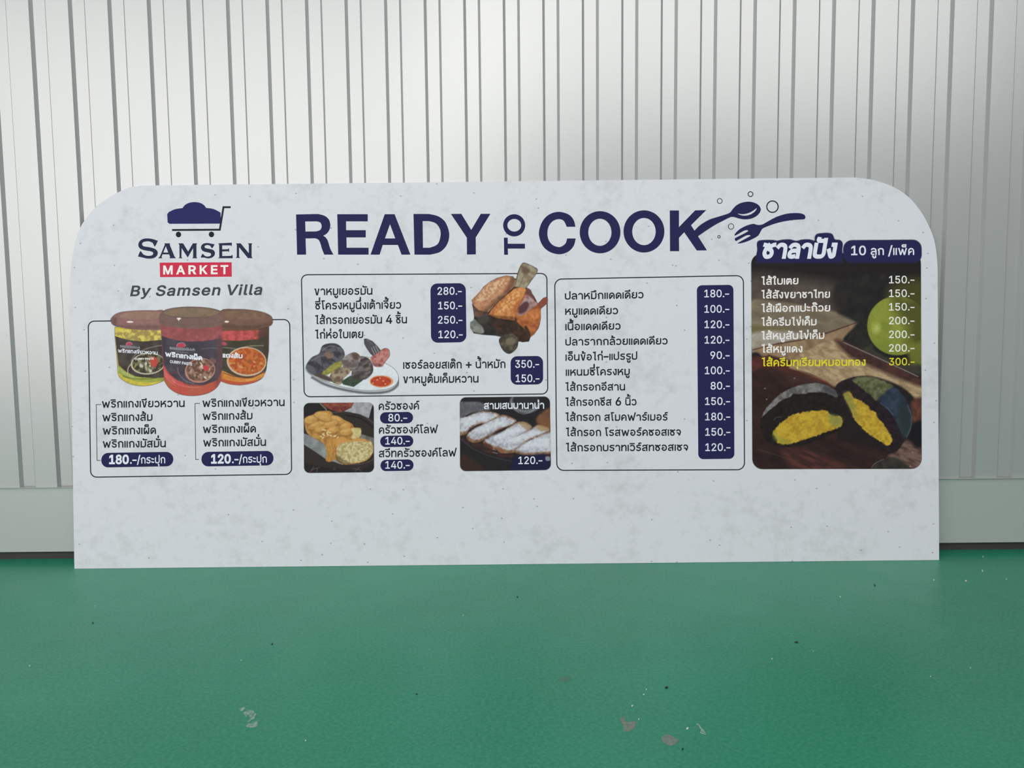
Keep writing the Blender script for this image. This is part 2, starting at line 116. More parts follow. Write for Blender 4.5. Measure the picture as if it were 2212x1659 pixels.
9|453|226,516 30,-3 29,-7 25,-12 23,-16 19,-20 16,-24 12,-26 7,-30 2,-31 -4,-38 -12,-39 -23,-46 -35,-56 -115,-168 -70,0 171,248 6,0 -8,-14 -12,-13 -14,-11 -16,-8 -19,-6 -20,-1 -30,2 -27,6 -24,11 -21,15 -18,18 -15,22 -11,25 -6,27 -2,31 2,30 7,29 12,25 16,23 19,20 23,15 25,12 28,7/226,460 -27,-3 -25,-11 -20,-17 -16,-22 -9,-26 -4,-29 4,-30 9,-27 16,-21 20,-17 25,-10 27,-4 28,4 25,10 20,16 15,22 10,26 3,29 -3,31 -10,26 -15,22 -20,17 -25,11
A|480|16,0 185,509 75,0 187,-509 -68,0 -108,302 -23,70 -32,106 13,0 -54,-176 -106,-302/110,142 0,57 260,0 0,-57
B|456|60,0 0,509 181,0 33,-2 30,-6 25,-10 21,-14 17,-16 14,-19 9,-21 6,-23 2,-24 -3,-30 -8,-24 -14,-19 -17,-15 -20,-11 -21,-8 0,-5 24,-5 24,-12 22,-18 17,-24 12,-30 4,-37 -2,-25 -6,-23 -10,-21 -14,-19 -18,-17 -24,-13 -27,-10 -33,-6 -37,-2/125,57 120,0 36,3 28,7 21,13 14,16 9,19 2,22 -3,24 -10,23 -15,19 -21,15 -27,10 -31,3 -123,0/125,285 113,0 27,3 23,8 20,13 15,17 10,22 3,24 -3,21 -7,19 -13,17 -19,13 -24,7 -30,3 -115,0
C|510|267,-7 -42,4 -39,10 -36,18 -31,24 -27,30 -22,36 -17,42 -9,46 -4,51 4,51 9,47 17,41 22,36 27,30 31,25 36,17 39,11 42,4 38,-3 35,-9 33,-14 29,-19 25,-24 21,-29 15,-33 10,-37 -65,0 -7,25 -12,22 -14,18 -18,15 -20,12 -22,9 -23,5 -25,2 -30,-3 -28,-8 -25,-13 -23,-18 -20,-23 -16,-27 -12,-32 -7,-37 -3,-41 3,-41 7,-36 12,-32 16,-28 20,-23 23,-18 26,-13 27,-7 30,-3 25,2 23,5 22,9 20,12 18,15 14,18 12,22 7,24 65,0 -10,-36 -15,-33 -20,-29 -26,-24 -29,-19 -32,-14 -36,-9
D|502|219,0 -123,0 0,57 119,0 39,3 34,8 30,13 25,18 20,23 16,27 11,32 7,35 2,39 -2,39 -7,35 -11,32 -15,27 -20,22 -24,18 -29,13 -33,8 -37,3 -128,0 0,57 132,0 48,-4 42,-10 38,-17 32,-23 27,-29 21,-35 16,-40 9,-45 4,-51 -4,-50 -9,-46 -16,-40 -22,-36 -27,-29 -33,-23 -39,-17 -44,-11/125,509 0,-509 -65,0 0,509
E|419|60,0 0,509 312,0 0,-57 -247,0 0,-166 230,0 0,-57 -230,0 0,-172 250,0 0,-57
G|520|269,-7 -44,4 -40,10 -36,18 -31,24 -27,30 -22,37 -16,41 -10,46 -3,51 3,51 10,47 16,41 22,36 26,30 32,25 35,17 39,11 42,4 39,-3 36,-9 34,-15 29,-20 26,-24 20,-29 16,-32 9,-35 -66,0 -9,23 -12,21 -14,18 -17,16 -19,12 -22,9 -24,6 -26,2 -29,-3 -27,-8 -26,-13 -23,-18 -19,-22 -16,-28 -12,-32 -7,-37 -3,-41 3,-41 7,-36 12,-32 16,-28 20,-22 23,-19 26,-13 28,-7 31,-3 27,2 26,6 23,10 20,14 17,17 14,21 11,24 6,26 2,29 19,-3 -151,0 0,57 195,0 0,-56 -3,-40 -9,-36 -15,-33 -20,-29 -25,-24 -29,-19 -33,-14 -36,-9
I|300|31,0 0,57 87,0 0,395 -87,0 0,57 238,0 0,-57 -86,0 0,-395 86,0 0,-57
K|467|104,145 0,71 35,45 35,42 190,206 84,0 -217,-233 -3,0/60,0 0,509 65,0 -1,-284 1,-225/372,0 -184,259 40,50 221,-309
L|393|60,0 0,509 65,0 0,-452 236,0 0,-57
M|628|60,0 0,509 92,0 135,-350 35,-110 -15,0 45,138 124,322 92,0 0,-509 -64,0 3,457 6,0 -31,-94 -26,-72 -114,-291 -56,0 -127,321 -47,136 7,0 3,-166 0,-291
N|523|60,0 0,509 76,0 227,-358 25,-44 26,-52 -9,-1 -6,103 0,352 64,0 0,-509 -76,0 -210,331 -69,121 11,2 6,-163 0,-291
O|533|267,-7 -42,4 -39,10 -36,18 -31,24 -27,30 -22,36 -17,42 -9,46 -4,51 4,51 9,47 17,41 22,36 27,30 31,25 36,17 39,11 42,4 42,-4 39,-11 36,-17 31,-25 27,-30 22,-36 16,-41 10,-47 3,-51 -3,-51 -10,-46 -16,-42 -22,-36 -27,-30 -31,-24 -36,-18 -39,-10/267,53 29,2 28,8 25,13 23,18 20,22 16,28 12,32 8,37 2,41 -2,41 -8,37 -12,33 -16,27 -20,23 -23,18 -25,13 -28,7 -29,3 -30,-3 -27,-8 -26,-12 -23,-18 -19,-23 -17,-28 -12,-32 -7,-37 -3,-41 3,-41 7,-37 12,-32 17,-27 19,-23 23,-18 26,-13 27,-8
P|445|60,0 0,509 175,0 37,-3 33,-7 27,-12 24,-16 19,-19 15,-22 10,-26 7,-27 2,-29 -2,-30 -7,-27 -10,-26 -15,-22 -19,-20 -24,-16 -27,-12 -33,-7 -37,-2 -126,0 0,56 124,0 36,4 28,10 21,16 15,22 9,25 2,29 -2,28 -9,26 -15,21 -21,16 -29,10 -36,3 -107,0 0,-452
R|449|60,0 0,509 176,0 37,-3 32,-6 28,-11 23,-16 20,-18 14,-22 11,-25 6,-27 2,-29 -2,-29 -6,-27 -11,-25 -14,-21 -20,-18 -23,-15 -28,-11 -32,-6 -37,-2 -140,0 0,57 138,0 35,3 29,9 21,14 15,19 8,24 3,28 -3,28 -8,25 -15,20 -21,15 -29,9 -36,3 -108,0 0,-452/353,0 -123,229 73,0 125,-229
S|447|224,-9 -36,2 -32,6 -28,10 -26,14 -21,17 -17,20 -13,23 -9,26 -4,28 66,0 6,-27 13,-22 19,-17 24,-12 28,-7 30,-3 33,3 29,8 25,14 18,18 12,22 5,25 -4,22 -10,18 -16,14 -20,12 -51,17 -61,17 -39,14 -33,16 -26,20 -19,24 -11,28 -4,31 2,28 8,25 13,23 17,20 21,16 25,14 27,10 30,6 32,2 32,-2 30,-6 27,-10 24,-14 20,-16 17,-19 13,-22 8,-24 3,-25 -64,0 -5,24 -12,19 -18,16 -22,12 -26,7 -29,3 -31,-3 -27,-8 -22,-13 -16,-17 -11,-20 -3,-22 2,-17 5,-14 9,-11 17,-15 21,-11 43,-15 52,-14 48,-15 24,-12 23,-14 20,-18 16,-22 10,-27 3,-32 -2,-27 -7,-25 -13,-23 -16,-21 -21,-18 -26,-14 -29,-11 -33,-7
T|449|32,452 0,57 385,0 0,-57 -160,0 0,-452 -64,0 0,452
U|517|259,-8 -39,2 -34,8 -32,13 -28,18 -23,22 -18,25 -14,28 -8,32 -3,33 0,336 64,0 0,-331 4,-34 13,-31 12,-18 16,-15 18,-12 21,-9 24,-6 27,-1 26,1 24,6 22,9 18,12 15,15 13,18 12,31 4,34 0,331 64,0 0,-336 -3,-33 -8,-32 -13,-28 -19,-25 -23,-22 -28,-18 -31,-13 -35,-8
V|480|204,0 -188,509 68,0 108,-303 56,-175 -13,0 32,107 128,371 68,0 -185,-509
Y|472|203,0 0,208 -187,301 75,0 101,-165 30,-52 28,-62 -26,0 27,63 29,51 101,165 74,0 -187,-301 0,-208
a|389|160,-9 -34,4 -32,10 -26,17 -20,23 -10,18 -6,21 -2,24 4,30 9,23 15,18 20,14 22,10 25,8 53,9 74,10 13,5 8,8 3,14 -3,22 -6,18 -11,14 -16,11 -20,7 -24,2 -25,-2 -22,-7 -17,-9 -14,-12 -11,-13 -7,-14 -59,17 16,31 22,24 25,18 29,11 30,7 31,2 21,-1 24,-4 24,-7 23,-12 20,-17 16,-23 11,-30 4,-39 0,-251 -60,0 0,52 -5,0 -8,-14 -12,-13 -16,-13 -21,-11 -25,-7/170,45 32,4 26,10 20,15 15,19 9,22 4,23 0,52 -6,-4 -11,-4 -59,-11 -25,-3 -41,-9 -17,-9 -14,-11 -8,-15 -3,-19 2,-18 8,-15 12,-11 16,-9 19,-5
e|404|212,-8 -35,3 -32,8 -28,13 -25,19 -20,23 -16,27 -12,31 -7,34 -3,37 2,37 8,34 11,32 16,27 20,23 24,19 27,14 30,9 33,2 31,-2 30,-8 28,-13 25,-20 22,-26 16,-33 11,-40 3,-48 0,-25 -296,0 0,52 263,0 -28,-19 -3,35 -9,32 -15,25 -20,20 -17,9 -19,5 -22,2 -22,-2 -19,-5 -18,-10 -21,-19 -16,-24 -10,-29 -3,-30 0,-33 4,-39 10,-33 11,-18 14,-15 16,-12 28,-11 33,-4 22,2 20,5 17,8 14,12 12,15 9,17 59,-14 -12,-28 -18,-24 -24,-20 -28,-15 -34,-9
i|167|53,0 0,379 61,0 0,-379/84,443 -17,3 -13,9 -10,13 -3,15 3,16 10,13 13,9 17,3 16,-3 14,-9 9,-13 3,-16 -3,-15 -9,-13 -14,-9
l|189|139,-2 -27,2 -21,8 -17,12 -12,17 -7,22 -2,25 0,425 61,0 0,-410 1,-22 5,-15 10,-8 16,-2 24,2 11,-51 -19,-4
m|610|53,0 0,379 59,0 0,-84 -4,0 10,28 14,23 19,17 21,13 23,8 24,2 26,-3 23,-8 19,-14 16,-19 11,-22 7,-25 -9,0 10,26 15,22 20,18 24,14 26,8 30,3 31,-3 29,-11 17,-11 15,-15 12,-18 9,-21 5,-24 2,-28 0,-255 -61,0 0,254 -3,25 -8,19 -12,15 -17,10 -18,6 -19,1 -24,-2 -21,-8 -16,-13 -13,-17 -7,-20 -3,-23 0,-247 -61,0 0,260 -2,20 -7,17 -12,14 -15,11 -18,6 -21,2 -21,-2 -20,-8 -18,-13 -14,-18 -9,-23 -3,-28 0,-238
n|410|114,227 0,-227 -61,0 0,379 59,0 0,-92 -10,0 14,32 16,25 20,18 23,12 25,8 27,2 37,-4 31,-11 18,-13 15,-16 13,-19 9,-23 5,-27 2,-31 0,-240 -61,0 0,235 -3,28 -7,23 -13,18 -17,14 -21,8 -25,3 -26,-3 -23,-9 -20,-14 -15,-20 -9,-26
s|365|182,-8 -37,3 -33,8 -28,15 -22,20 -17,25 -9,31 58,13 7,-20 10,-15 13,-12 26,-11 31,-4 25,2 21,6 17,9 14,12 7,14 3,15 -3,18 -11,15 -17,11 -25,8 -63,15 -31,10 -26,12 -20,16 -14,19 -8,22 -3,25 2,21 6,19 10,18 22,22 28,16 34,11 38,3 36,-3 31,-9 25,-14 20,-19 15,-23 10,-26 -56,-13 -10,21 -15,18 -15,9 -18,6 -23,2 -21,-2 -19,-5 -16,-9 -12,-12 -8,-13 -2,-15 3,-19 12,-15 20,-11 28,-9 89,-23 26,-13 19,-16 14,-18 8,-22 3,-24 -2,-22 -6,-20 -11,-18 -14,-16 -17,-13 -21,-12 -37,-11
y|389|47,-139 14,53 27,-4 16,1 14,5 12,10 11,16 10,22 12,35 -146,380 67,0 81,-224 22,-68 19,-66 -22,0 18,66 22,68 81,224 66,0 -167,-437 -13,-27 -14,-22 -18,-17 -20,-12 -22,-7 -26,-2 -26,2
'''

# ------------------------------------------------------------ helpers
col = sc.collection

def lin(c):
    c = np.asarray(c, float) / 255.0
    return np.where(c <= 0.04045, c / 12.92, ((c + 0.055) / 1.055) ** 2.4)

INK = 1.14                                    # white of the print reads 217 under this light

def alb(c):
    return np.clip(lin(c) * INK, 0, 0.95)

def mesh_obj(name, V, F, mat, parent=None, smooth=False):
    me = bpy.data.meshes.new(name)
    me.from_pydata([tuple(map(float, v)) for v in V], [], [tuple(map(int, f)) for f in F])
    if mat: me.materials.append(mat)
    if smooth:
        for p in me.polygons: p.use_smooth = True
    me.update()
    o = bpy.data.objects.new(name, me); col.objects.link(o)
    if parent: o.parent = parent
    return o

def nodes(name):
    m = bpy.data.materials.new(name); m.use_nodes = True
    nt = m.node_tree
    return m, nt, nt.nodes['Principled BSDF']

def ink(name, c, rough=0.6, spec=0.12):
    m, nt, b = nodes(name)
    b.inputs['Base Color'].default_value = (*alb(c), 1)
    b.inputs['Roughness'].default_value = rough
    b.inputs['Specular IOR Level'].default_value = spec
    return m

# ---- board plane: ray through a measured point of the print, met with the leaning sheet
LEAN, BYAW, BOFF = 0.07232, 0.00088, 0.08063
BW = 2.4
cb, sb = math.cos(BYAW), math.sin(BYAW)
BU = np.array([cb, sb, 0.]); BV = np.array([0, math.sin(LEAN), math.cos(LEAN)])
BV = BV - BU * (BV @ BU); BV /= np.linalg.norm(BV)
BN = np.cross(BU, BV)
BO = np.array([0, -BOFF, 0.0005])

def rays(px, py):
    px = np.asarray(px, float); py = np.asarray(py, float)
    return (px[..., None] - W / 2) / FPX * CR - (py[..., None] - H / 2) / FPX * CU + CF

def onb(px, py):
    d = rays(px, py); t = ((BO - CAM) @ BN) / (d @ BN)
    p = CAM + t[..., None] * d - BO
    return np.stack([p @ BU, p @ BV], -1)

def onfloor(px, py, z=0.0):
    d = rays(px, py); t = (z - CAM[2]) / d[..., 2]
    return CAM + t[..., None] * d

def Z(ox, oy, s):                              # reading frame of a close look at the print
    return lambda pts: [(ox + x / s, oy + y / s) for x, y in pts]

def curve(pts, k=6, closed=True):              # Catmull-Rom through points
    P = [np.array(p, float) for p in pts]; n = len(P); out = []
    for i in range(n if closed else n - 1):
        a, b = P[i - 1 if (closed or i > 0) else 0], P[i]
        c = P[(i + 1) % n]; d = P[(i + 2) % n] if (closed or i + 2 < n) else P[-1]
        for j in range(k):
            t = j / k
            out.append(tuple(0.5 * ((2 * b) + (-a + c) * t + (2 * a - 5 * b + 4 * c - d) * t * t
                                    + (-a + 3 * b - 3 * c + d) * t ** 3)))
    if not closed: out.append(tuple(P[-1]))
    return out

def ell(cx, cy, rx, ry, n=40, rot=0):
    c, s = math.cos(rot), math.sin(rot)
    return [(cx + rx * math.cos(a) * c - ry * math.sin(a) * s, cy + rx * math.cos(a) * s + ry * math.sin(a) * c)
            for a in (2 * math.pi * i / n for i in range(n))]

def rrect(c4, r, n=7):                         # c4: TL, TR, BR, BL ; rounded quad outline
    out = []
    P = [np.array(p, float) for p in c4]
    for i in range(4):
        p, a, b = P[i], P[i - 1], P[(i + 1) % 4]
        da = (a - p) / np.linalg.norm(a - p); db = (b - p) / np.linalg.norm(b - p)
        ctr = p + (da + db) * r
        s, e = -db * r, -da * r
        for j in range(n + 1):
            t = j / n * math.pi / 2
            out.append(tuple(ctr + s * math.cos(t) + e * math.sin(t)))
    return out

def stroke(pts, w, closed=False):              # ribbon of width w along a polyline (miter joins)
    P = [np.array(p, float) for p in pts]; n = len(P); L, R = [], []
    for i in range(n):
        a = P[i - 1] if (closed or i > 0) else P[i]; b = P[(i + 1) % n] if (closed or i < n - 1) else P[i]
        d1 = P[i] - a; d2 = b - P[i]
        if np.linalg.norm(d1) < 1e-9: d1 = d2
        if np.linalg.norm(d2) < 1e-9: d2 = d1
        d1 = d1 / np.linalg.norm(d1); d2 = d2 / np.linalg.norm(d2)
        m = d1 + d2; m /= np.linalg.norm(m)
        k = w / 2 / max(0.35, m @ d1)
        nn = np.array([-m[1], m[0]])
        L.append(tuple(P[i] + nn * k)); R.append(tuple(P[i] - nn * k))
    if closed: return [L, R]
    return [L + R[::-1]]

def wn(loops, x, y):
    w = np.zeros(len(x), int)
    for lp in loops:
        a = np.asarray(lp); b = np.roll(a, -1, 0)
        for (x0, y0), (x1, y1) in zip(a, b):
            if y0 == y1: continue
            side = (x1 - x0) * (y - y0) - (x - x0) * (y1 - y0)
            w += ((y0 <= y) & (y1 > y) & (side > 0)).astype(int)
            w -= ((y1 <= y) & (y0 > y) & (side < 0)).astype(int)
    return w

def fill(loops, rule='evenodd', eps=1e-7):
    V, E = [], []
    for lp in loops:
        b = len(V); V += [Vector((float(p[0]), float(p[1]))) for p in lp]
        E += [(b + i, b + (i + 1) % len(lp)) for i in range(len(lp))]
    v, e, f, *_ = delaunay_2d_cdt(V, E, [], 0, eps)
    v = np.array([tuple(p) for p in v]); f = np.array([t for t in f if len(t) == 3])
    c = v[f].mean(1); w = wn(loops, c[:, 0], c[:, 1])
    keep = (w % 2 != 0) if rule == 'evenodd' else (w != 0)
    f = f[keep]
    a, b, d = v[f[:, 0]], v[f[:, 1]], v[f[:, 2]]
    cr = (b[:, 0] - a[:, 0]) * (d[:, 1] - a[:, 1]) - (b[:, 1] - a[:, 1]) * (d[:, 0] - a[:, 0])
    f[cr < 0] = f[cr < 0][:, ::-1]
    return v, f

LAYER = 0.00016
def flat(name, loops_px, mat, parent, layer=1, label=None, rule='evenodd'):
    """a flat printed shape, given by outlines measured on the print"""
    L = [onb(np.array(l)[:, 0], np.array(l)[:, 1]) for l in loops_px]
    v, f = fill(L, rule)
    o = mesh_obj(name, [(x, y, layer * LAYER) for x, y in v], f, mat, parent)
    if label: o['label'] = label
    return o

# ---- lettering
GL = {}
for line in GLYPHS.strip('\n').split('\n'):
    ch, adv, body = line[0], *line[2:].split('|', 1)
    cs = []
    for c in body.split('/'):
        if not c: continue
        x = y = 0; p = []
        for d in c.split(' '):
            dx, dy = d.split(','); x += int(dx); y += int(dy); p.append((x, y))
        cs.append(p)
    GL[ch] = (int(adv), cs)
def embolden(c, d):
    n = len(c); out = []
    P = np.array(c, float)
    for i in range(n):
        a = P[i] - P[i - 1]; b = P[(i + 1) % n] - P[i]
        la, lb = np.linalg.norm(a), np.linalg.norm(b)
        if la < 1e-9 or lb < 1e-9: out.append(tuple(P[i])); continue
        a /= la; b /= lb
        m = a + b; k = np.linalg.norm(m)
        if k < 0.3: m = np.array([a[0] , a[1]]); k = 1.0; mm = m
        else: mm = m / k
        q = d / max(0.55, float(mm @ a))
        out.append((P[i][0] - mm[1] * q, P[i][1] + mm[0] * q))
    return out


# letters of the loopless Thai face on the board, drawn as pen strokes (x-height 387, pen 62)
PEN = 62
def C_(*p): return curve(list(p), 4, False)
U_ = [(31, 387), (31, 110), (75, 45), (160, 31), (245, 45), (290, 110)]
def_ = {
 'พ': (472, [[(0, 356), (40, 356), (122, 30), (142, 30), (228, 305), (244, 305), (330, 30), (352, 30), (446, 387)]]),
 'ฟ': (480, [[(0, 356), (40, 356), (122, 30), (142, 30), (228, 305), (244, 305), (330, 30), (352, 30), (478, 517)]]),
 'ผ': (330, [[(112, 322), (62, 358), (31, 318), (48, 31), (98, 31), (165, 178), (232, 31), (280, 31), (299, 60), (299, 387)]]),
 'ร': (290, [C_((285, 357), (200, 357), (110, 354), (55, 325), (50, 262), (105, 222), (190, 205), (250, 165), (252, 90), (205, 40), (130, 30), (65, 48), (28, 92))]),
 'ก': (327, [C_((296, 0), (296, 232), (266, 322), (178, 357), (95, 340), (20, 284)), [(20, 284), (64, 232), (64, 0)]]),
 'แ': (195, [[(31, 0), (31, 387)], [(164, 0), (164, 387)]]),
 'เ': (62, [[(31, 0), (31, 387)]]),
 'ง': (228, [[(112, 356), (197, 356)], C_((197, 385), (197, 110), (182, 50), (130, 30), (92, 62), (22, 225))]),
 'ข': (300, [[(5, 356), (62, 356), (132, 28), (182, 28), (268, 387)]]),
 'ย': (318, [C_((148, 357), (80, 352), (42, 305), (66, 240), (138, 206)), C_((138, 206), (60, 178), (31, 112), (66, 48), (150, 30), (246, 48), (287, 120), (287, 387))]),
 'ว': (302, [C_((30, 290), (75, 345), (145, 358), (228, 325), (271, 225), (268, 120), (215, 48), (135, 30), (62, 48), (26, 100))]),
 'ห': (327, [[(0, 356), (34, 356), (34, 0)], [(34, 130), (120, 196), (232, 345), (322, 365)], C_((125, 198), (215, 222), (275, 190), (293, 120), (293, 0))]),
 'า': (275, [C_((14, 286), (62, 345), (132, 358), (212, 326), (242, 240), (242, 0))]),
 'น': (327, [C_((31, 387), (31, 120), (66, 50), (145, 30), (230, 50), (294, 110)), [(294, 387), (294, 0)]]),
 'ม': (327, [[(42, 387), (42, 0)], C_((42, 90), (75, 42), (150, 30), (235, 42), (292, 110), (292, 387))]),
 'ล': (312, [C_((30, 282), (80, 342), (160, 358), (245, 326), (280, 235), (280, 0)), C_((280, 196), (180, 196), (80, 180), (34, 120), (50, 48), (120, 30), (185, 44))]),
 'ส': (330, [C_((30, 282), (80, 342), (160, 358), (245, 326), (280, 235), (280, 0)), C_((280, 196), (180, 196), (80, 180), (34, 120), (50, 48), (120, 30), (185, 44)), [(238, 322), (330, 402)]]),
 'บ': (321, [C_(*U_, (290, 387))]),
 'ป': (321, [C_(*U_, (290, 250), (290, 517))]),
 'อ': (318, [C_((34, 292), (82, 346), (158, 358), (246, 316), (287, 200), (248, 76), (160, 30), (74, 68), (34, 140), (40, 196)), [(40, 196), (112, 196), (158, 186)]]),
 'ค': (325, [C_((40, 0), (32, 200), (60, 305), (162, 358), (262, 305), (294, 200), (294, 0)), C_((42, 70), (95, 150), (195, 205))]),
 'ด': (325, [C_((48, 6), (32, 180), (58, 300), (162, 358), (264, 305), (294, 200), (294, 0)), C_((48, 10), (130, 95), (215, 210)), [(215, 208), (110, 190)]]),
 'ต': (325, [C_((48, 6), (32, 190), (52, 310), (104, 358), (162, 305), (224, 358), (276, 310), (294, 200), (294, 0)), C_((48, 10), (130, 95), (212, 205)), [(212, 203), (110, 186)]]),
 'โ': (175, [[(0, 508), (56, 484), (92, 60), (106, 31), (165, 31)], [(40, 508), (190, 508)]]),
 'ไ': (205, [[(0, 505), (62, 484), (124, 512), (172, 505)], [(128, 500), (122, 60), (136, 31), (198, 31)]]),
 'ใ': (185, [C_((6, 420), (48, 505), (118, 522), (152, 455), (100, 392)), [(100, 400), (94, 60), (108, 31), (168, 31)]]),
 'จ': (285, [C_((22, 284), (70, 345), (140, 358), (222, 320), (252, 225), (228, 120), (188, 22)), C_((188, 22), (150, 120), (112, 168), (40, 182))]),
 'ช': (285, [C_((6, 356), (92, 352), (90, 290), (48, 215), (36, 125), (80, 46), (150, 30), (220, 58), (242, 135), (212, 205), (128, 248)), [(128, 248), (204, 336), (276, 360)]]),
 'ซ': (312, [[(-6, 360), (44, 350), (90, 292), (150, 366)], C_((90, 296), (50, 215), (38, 125), (84, 46), (154, 30), (226, 58), (250, 135), (220, 205), (140, 246)), [(140, 246), (216, 326), (262, 352), (318, 362)]]),
 'ท': (318, [[(0, 356), (34, 356), (34, 0)], C_((34, 215), (90, 305), (170, 356), (250, 345), (286, 260), (286, 0))]),
 'ะ': (190, [C_((12, 330), (40, 278), (95, 268), (182, 272)), C_((12, 130), (40, 78), (95, 68), (182, 72))]),
}
for ch_, (w_, st_) in def_.items():
    ls_ = []
    for q_ in st_:
        for r_ in stroke(q_, PEN):
            a_ = sum(r_[i - 1][0] * r_[i][1] - r_[i][0] * r_[i - 1][1] for i in range(len(r_)))
            ls_.append([(x + 34, y) for x, y in (r_ if a_ < 0 else r_[::-1])])
    GL[ch_] = (w_ + 70, ls_)
GL['ำ'] = (GL['า'][0], GL['า'][1] + [c for c in GL['ำ'][1] if min(p[1] for p in c) > 400])
for ch_ in 'ัิีึืุู็่้๊์':
    GL[ch_] = (GL[ch_][0], [embolden(c, 6) for c in GL[ch_][1]])
GL['-'] = (335, [[(28, 178), (28, 236), (300, 236), (300, 178)]])

UP = set('ัิีึืํ็'); TONE = set('่้๊์'); LOW = set('ุู'); TALL = set('ปฝฟ')

def layout(s, track=0, bold=0, capscale=1.0):
    """outlines of a line of text in font units; returns loops, x extent"""
    x = 0; loops = []; prev = None; pbase = None
    thai = any(ord(q) > 3000 for q in s)
    for i, ch in enumerate(s):
        if ch == ' ':
            x += 190; prev = pbase = ' '; continue
        adv, cs = GL[ch]
        dx = dy = 0; sc_ = 1.0
        if ch in '0123456789.-/+': sc_ = capscale
        if ch in UP or ch in TONE or ch == 'ำ':
            if pbase in TALL: dx -= 75
        if ch in TONE:
            if prev in UP or s[i + 1:i + 2] == 'ำ': dy += 125   # the tone stands above a vowel or ring
        off = x - (track if adv == 0 else 0)
        for c in cs:
            c2 = [(p[0] * sc_ + off + dx, p[1] * sc_ + dy) for p in c]
            b_ = bold + (9 if (thai and ch in '0123456789.-/+') else 0)
            loops.append(embolden(c2, b_) if b_ else c2)
        if adv: pbase = ch
        prev = ch
        x += adv * sc_ + (track if adv else 0)
    return loops

def text(name, s, x0, y0, x1, y1, h, mat, parent, layer=3, bold=9, slant=0.0, ref=387.0, track=6, label=None, capscale=1.0):
    """set a line between two measured baseline ends; h = letter height on the photograph"""
    loops = layout(s, track, bold, capscale)
    allp = np.array([p for l in loops for p in l])
    xa, xb = allp[:, 0].min(), allp[:, 0].max()
    sx = (x1 - x0) / (xb - xa); sy = h / ref
    out = []
    for l in loops:
        q = np.array(l, float)
        X = x0 + (q[:, 0] - xa) * sx
        Y = y0 + (y1 - y0) * (X - x0) / (x1 - x0) - q[:, 1] * sy
        X = X + q[:, 1] * sy * slant
        out.append(np.stack([X, Y], 1))
    return flat(name, out, mat, parent, layer, label, 'nonzero')

# ---- printed photographs: a fine grid of ink, painted shape by shape
def hsh(ix, iy, seed):
    n = (ix.astype(np.int64) * 374761393 + iy.astype(np.int64) * 668265263 + seed * 2246822519) & 0x7fffffff
    n = ((n ^ (n >> 13)) * 1274126177) & 0x7fffffff
    return ((n ^ (n >> 16)) & 0xffff) / 65535.0

def vnoise(X, Y, s, seed=0, ax=1.0, rot=0.0, octv=3):
    c, sn = math.cos(rot), math.sin(rot)
    U, V = (X * c + Y * sn) / s * ax, (-X * sn + Y * c) / s
    o = np.zeros_like(U); a = 0.5; tot = 0
    for k in range(octv):
        iu, iv = np.floor(U), np.floor(V); fu, fv = U - iu, V - iv
        fu = fu * fu * (3 - 2 * fu); fv = fv * fv * (3 - 2 * fv)
        h = lambda a_, b_: hsh(iu + a_, iv + b_, seed + k * 17)
        o += a * ((h(0, 0) * (1 - fu) + h(1, 0) * fu) * (1 - fv) + (h(0, 1) * (1 - fu) + h(1, 1) * fu) * fv)
        tot += a; a *= 0.5; U = U * 2.03; V = V * 2.03
    return o / tot

def sdist(poly, X, Y):                          # signed distance, positive inside
    P = np.asarray(poly, float); Q = np.roll(P, -1, 0)
    d = np.full(X.shape, 1e18); w = np.zeros(X.shape, bool)
    for (ax, ay), (bx, by) in zip(P, Q):
        ex, ey = bx - ax, by - ay; L = ex * ex + ey * ey
        if L < 1e-12: continue
        t = np.clip(((X - ax) * ex + (Y - ay) * ey) / L, 0, 1)
        dd = (X - ax - t * ex) ** 2 + (Y - ay - t * ey) ** 2
        d = np.minimum(d, dd)
        if ay != by:
            cr = ((ay > Y) != (by > Y)) & (X < (bx - ax) * (Y - ay) / (by - ay) + ax)
            w ^= cr
    return np.where(w, 1, -1) * np.sqrt(d)

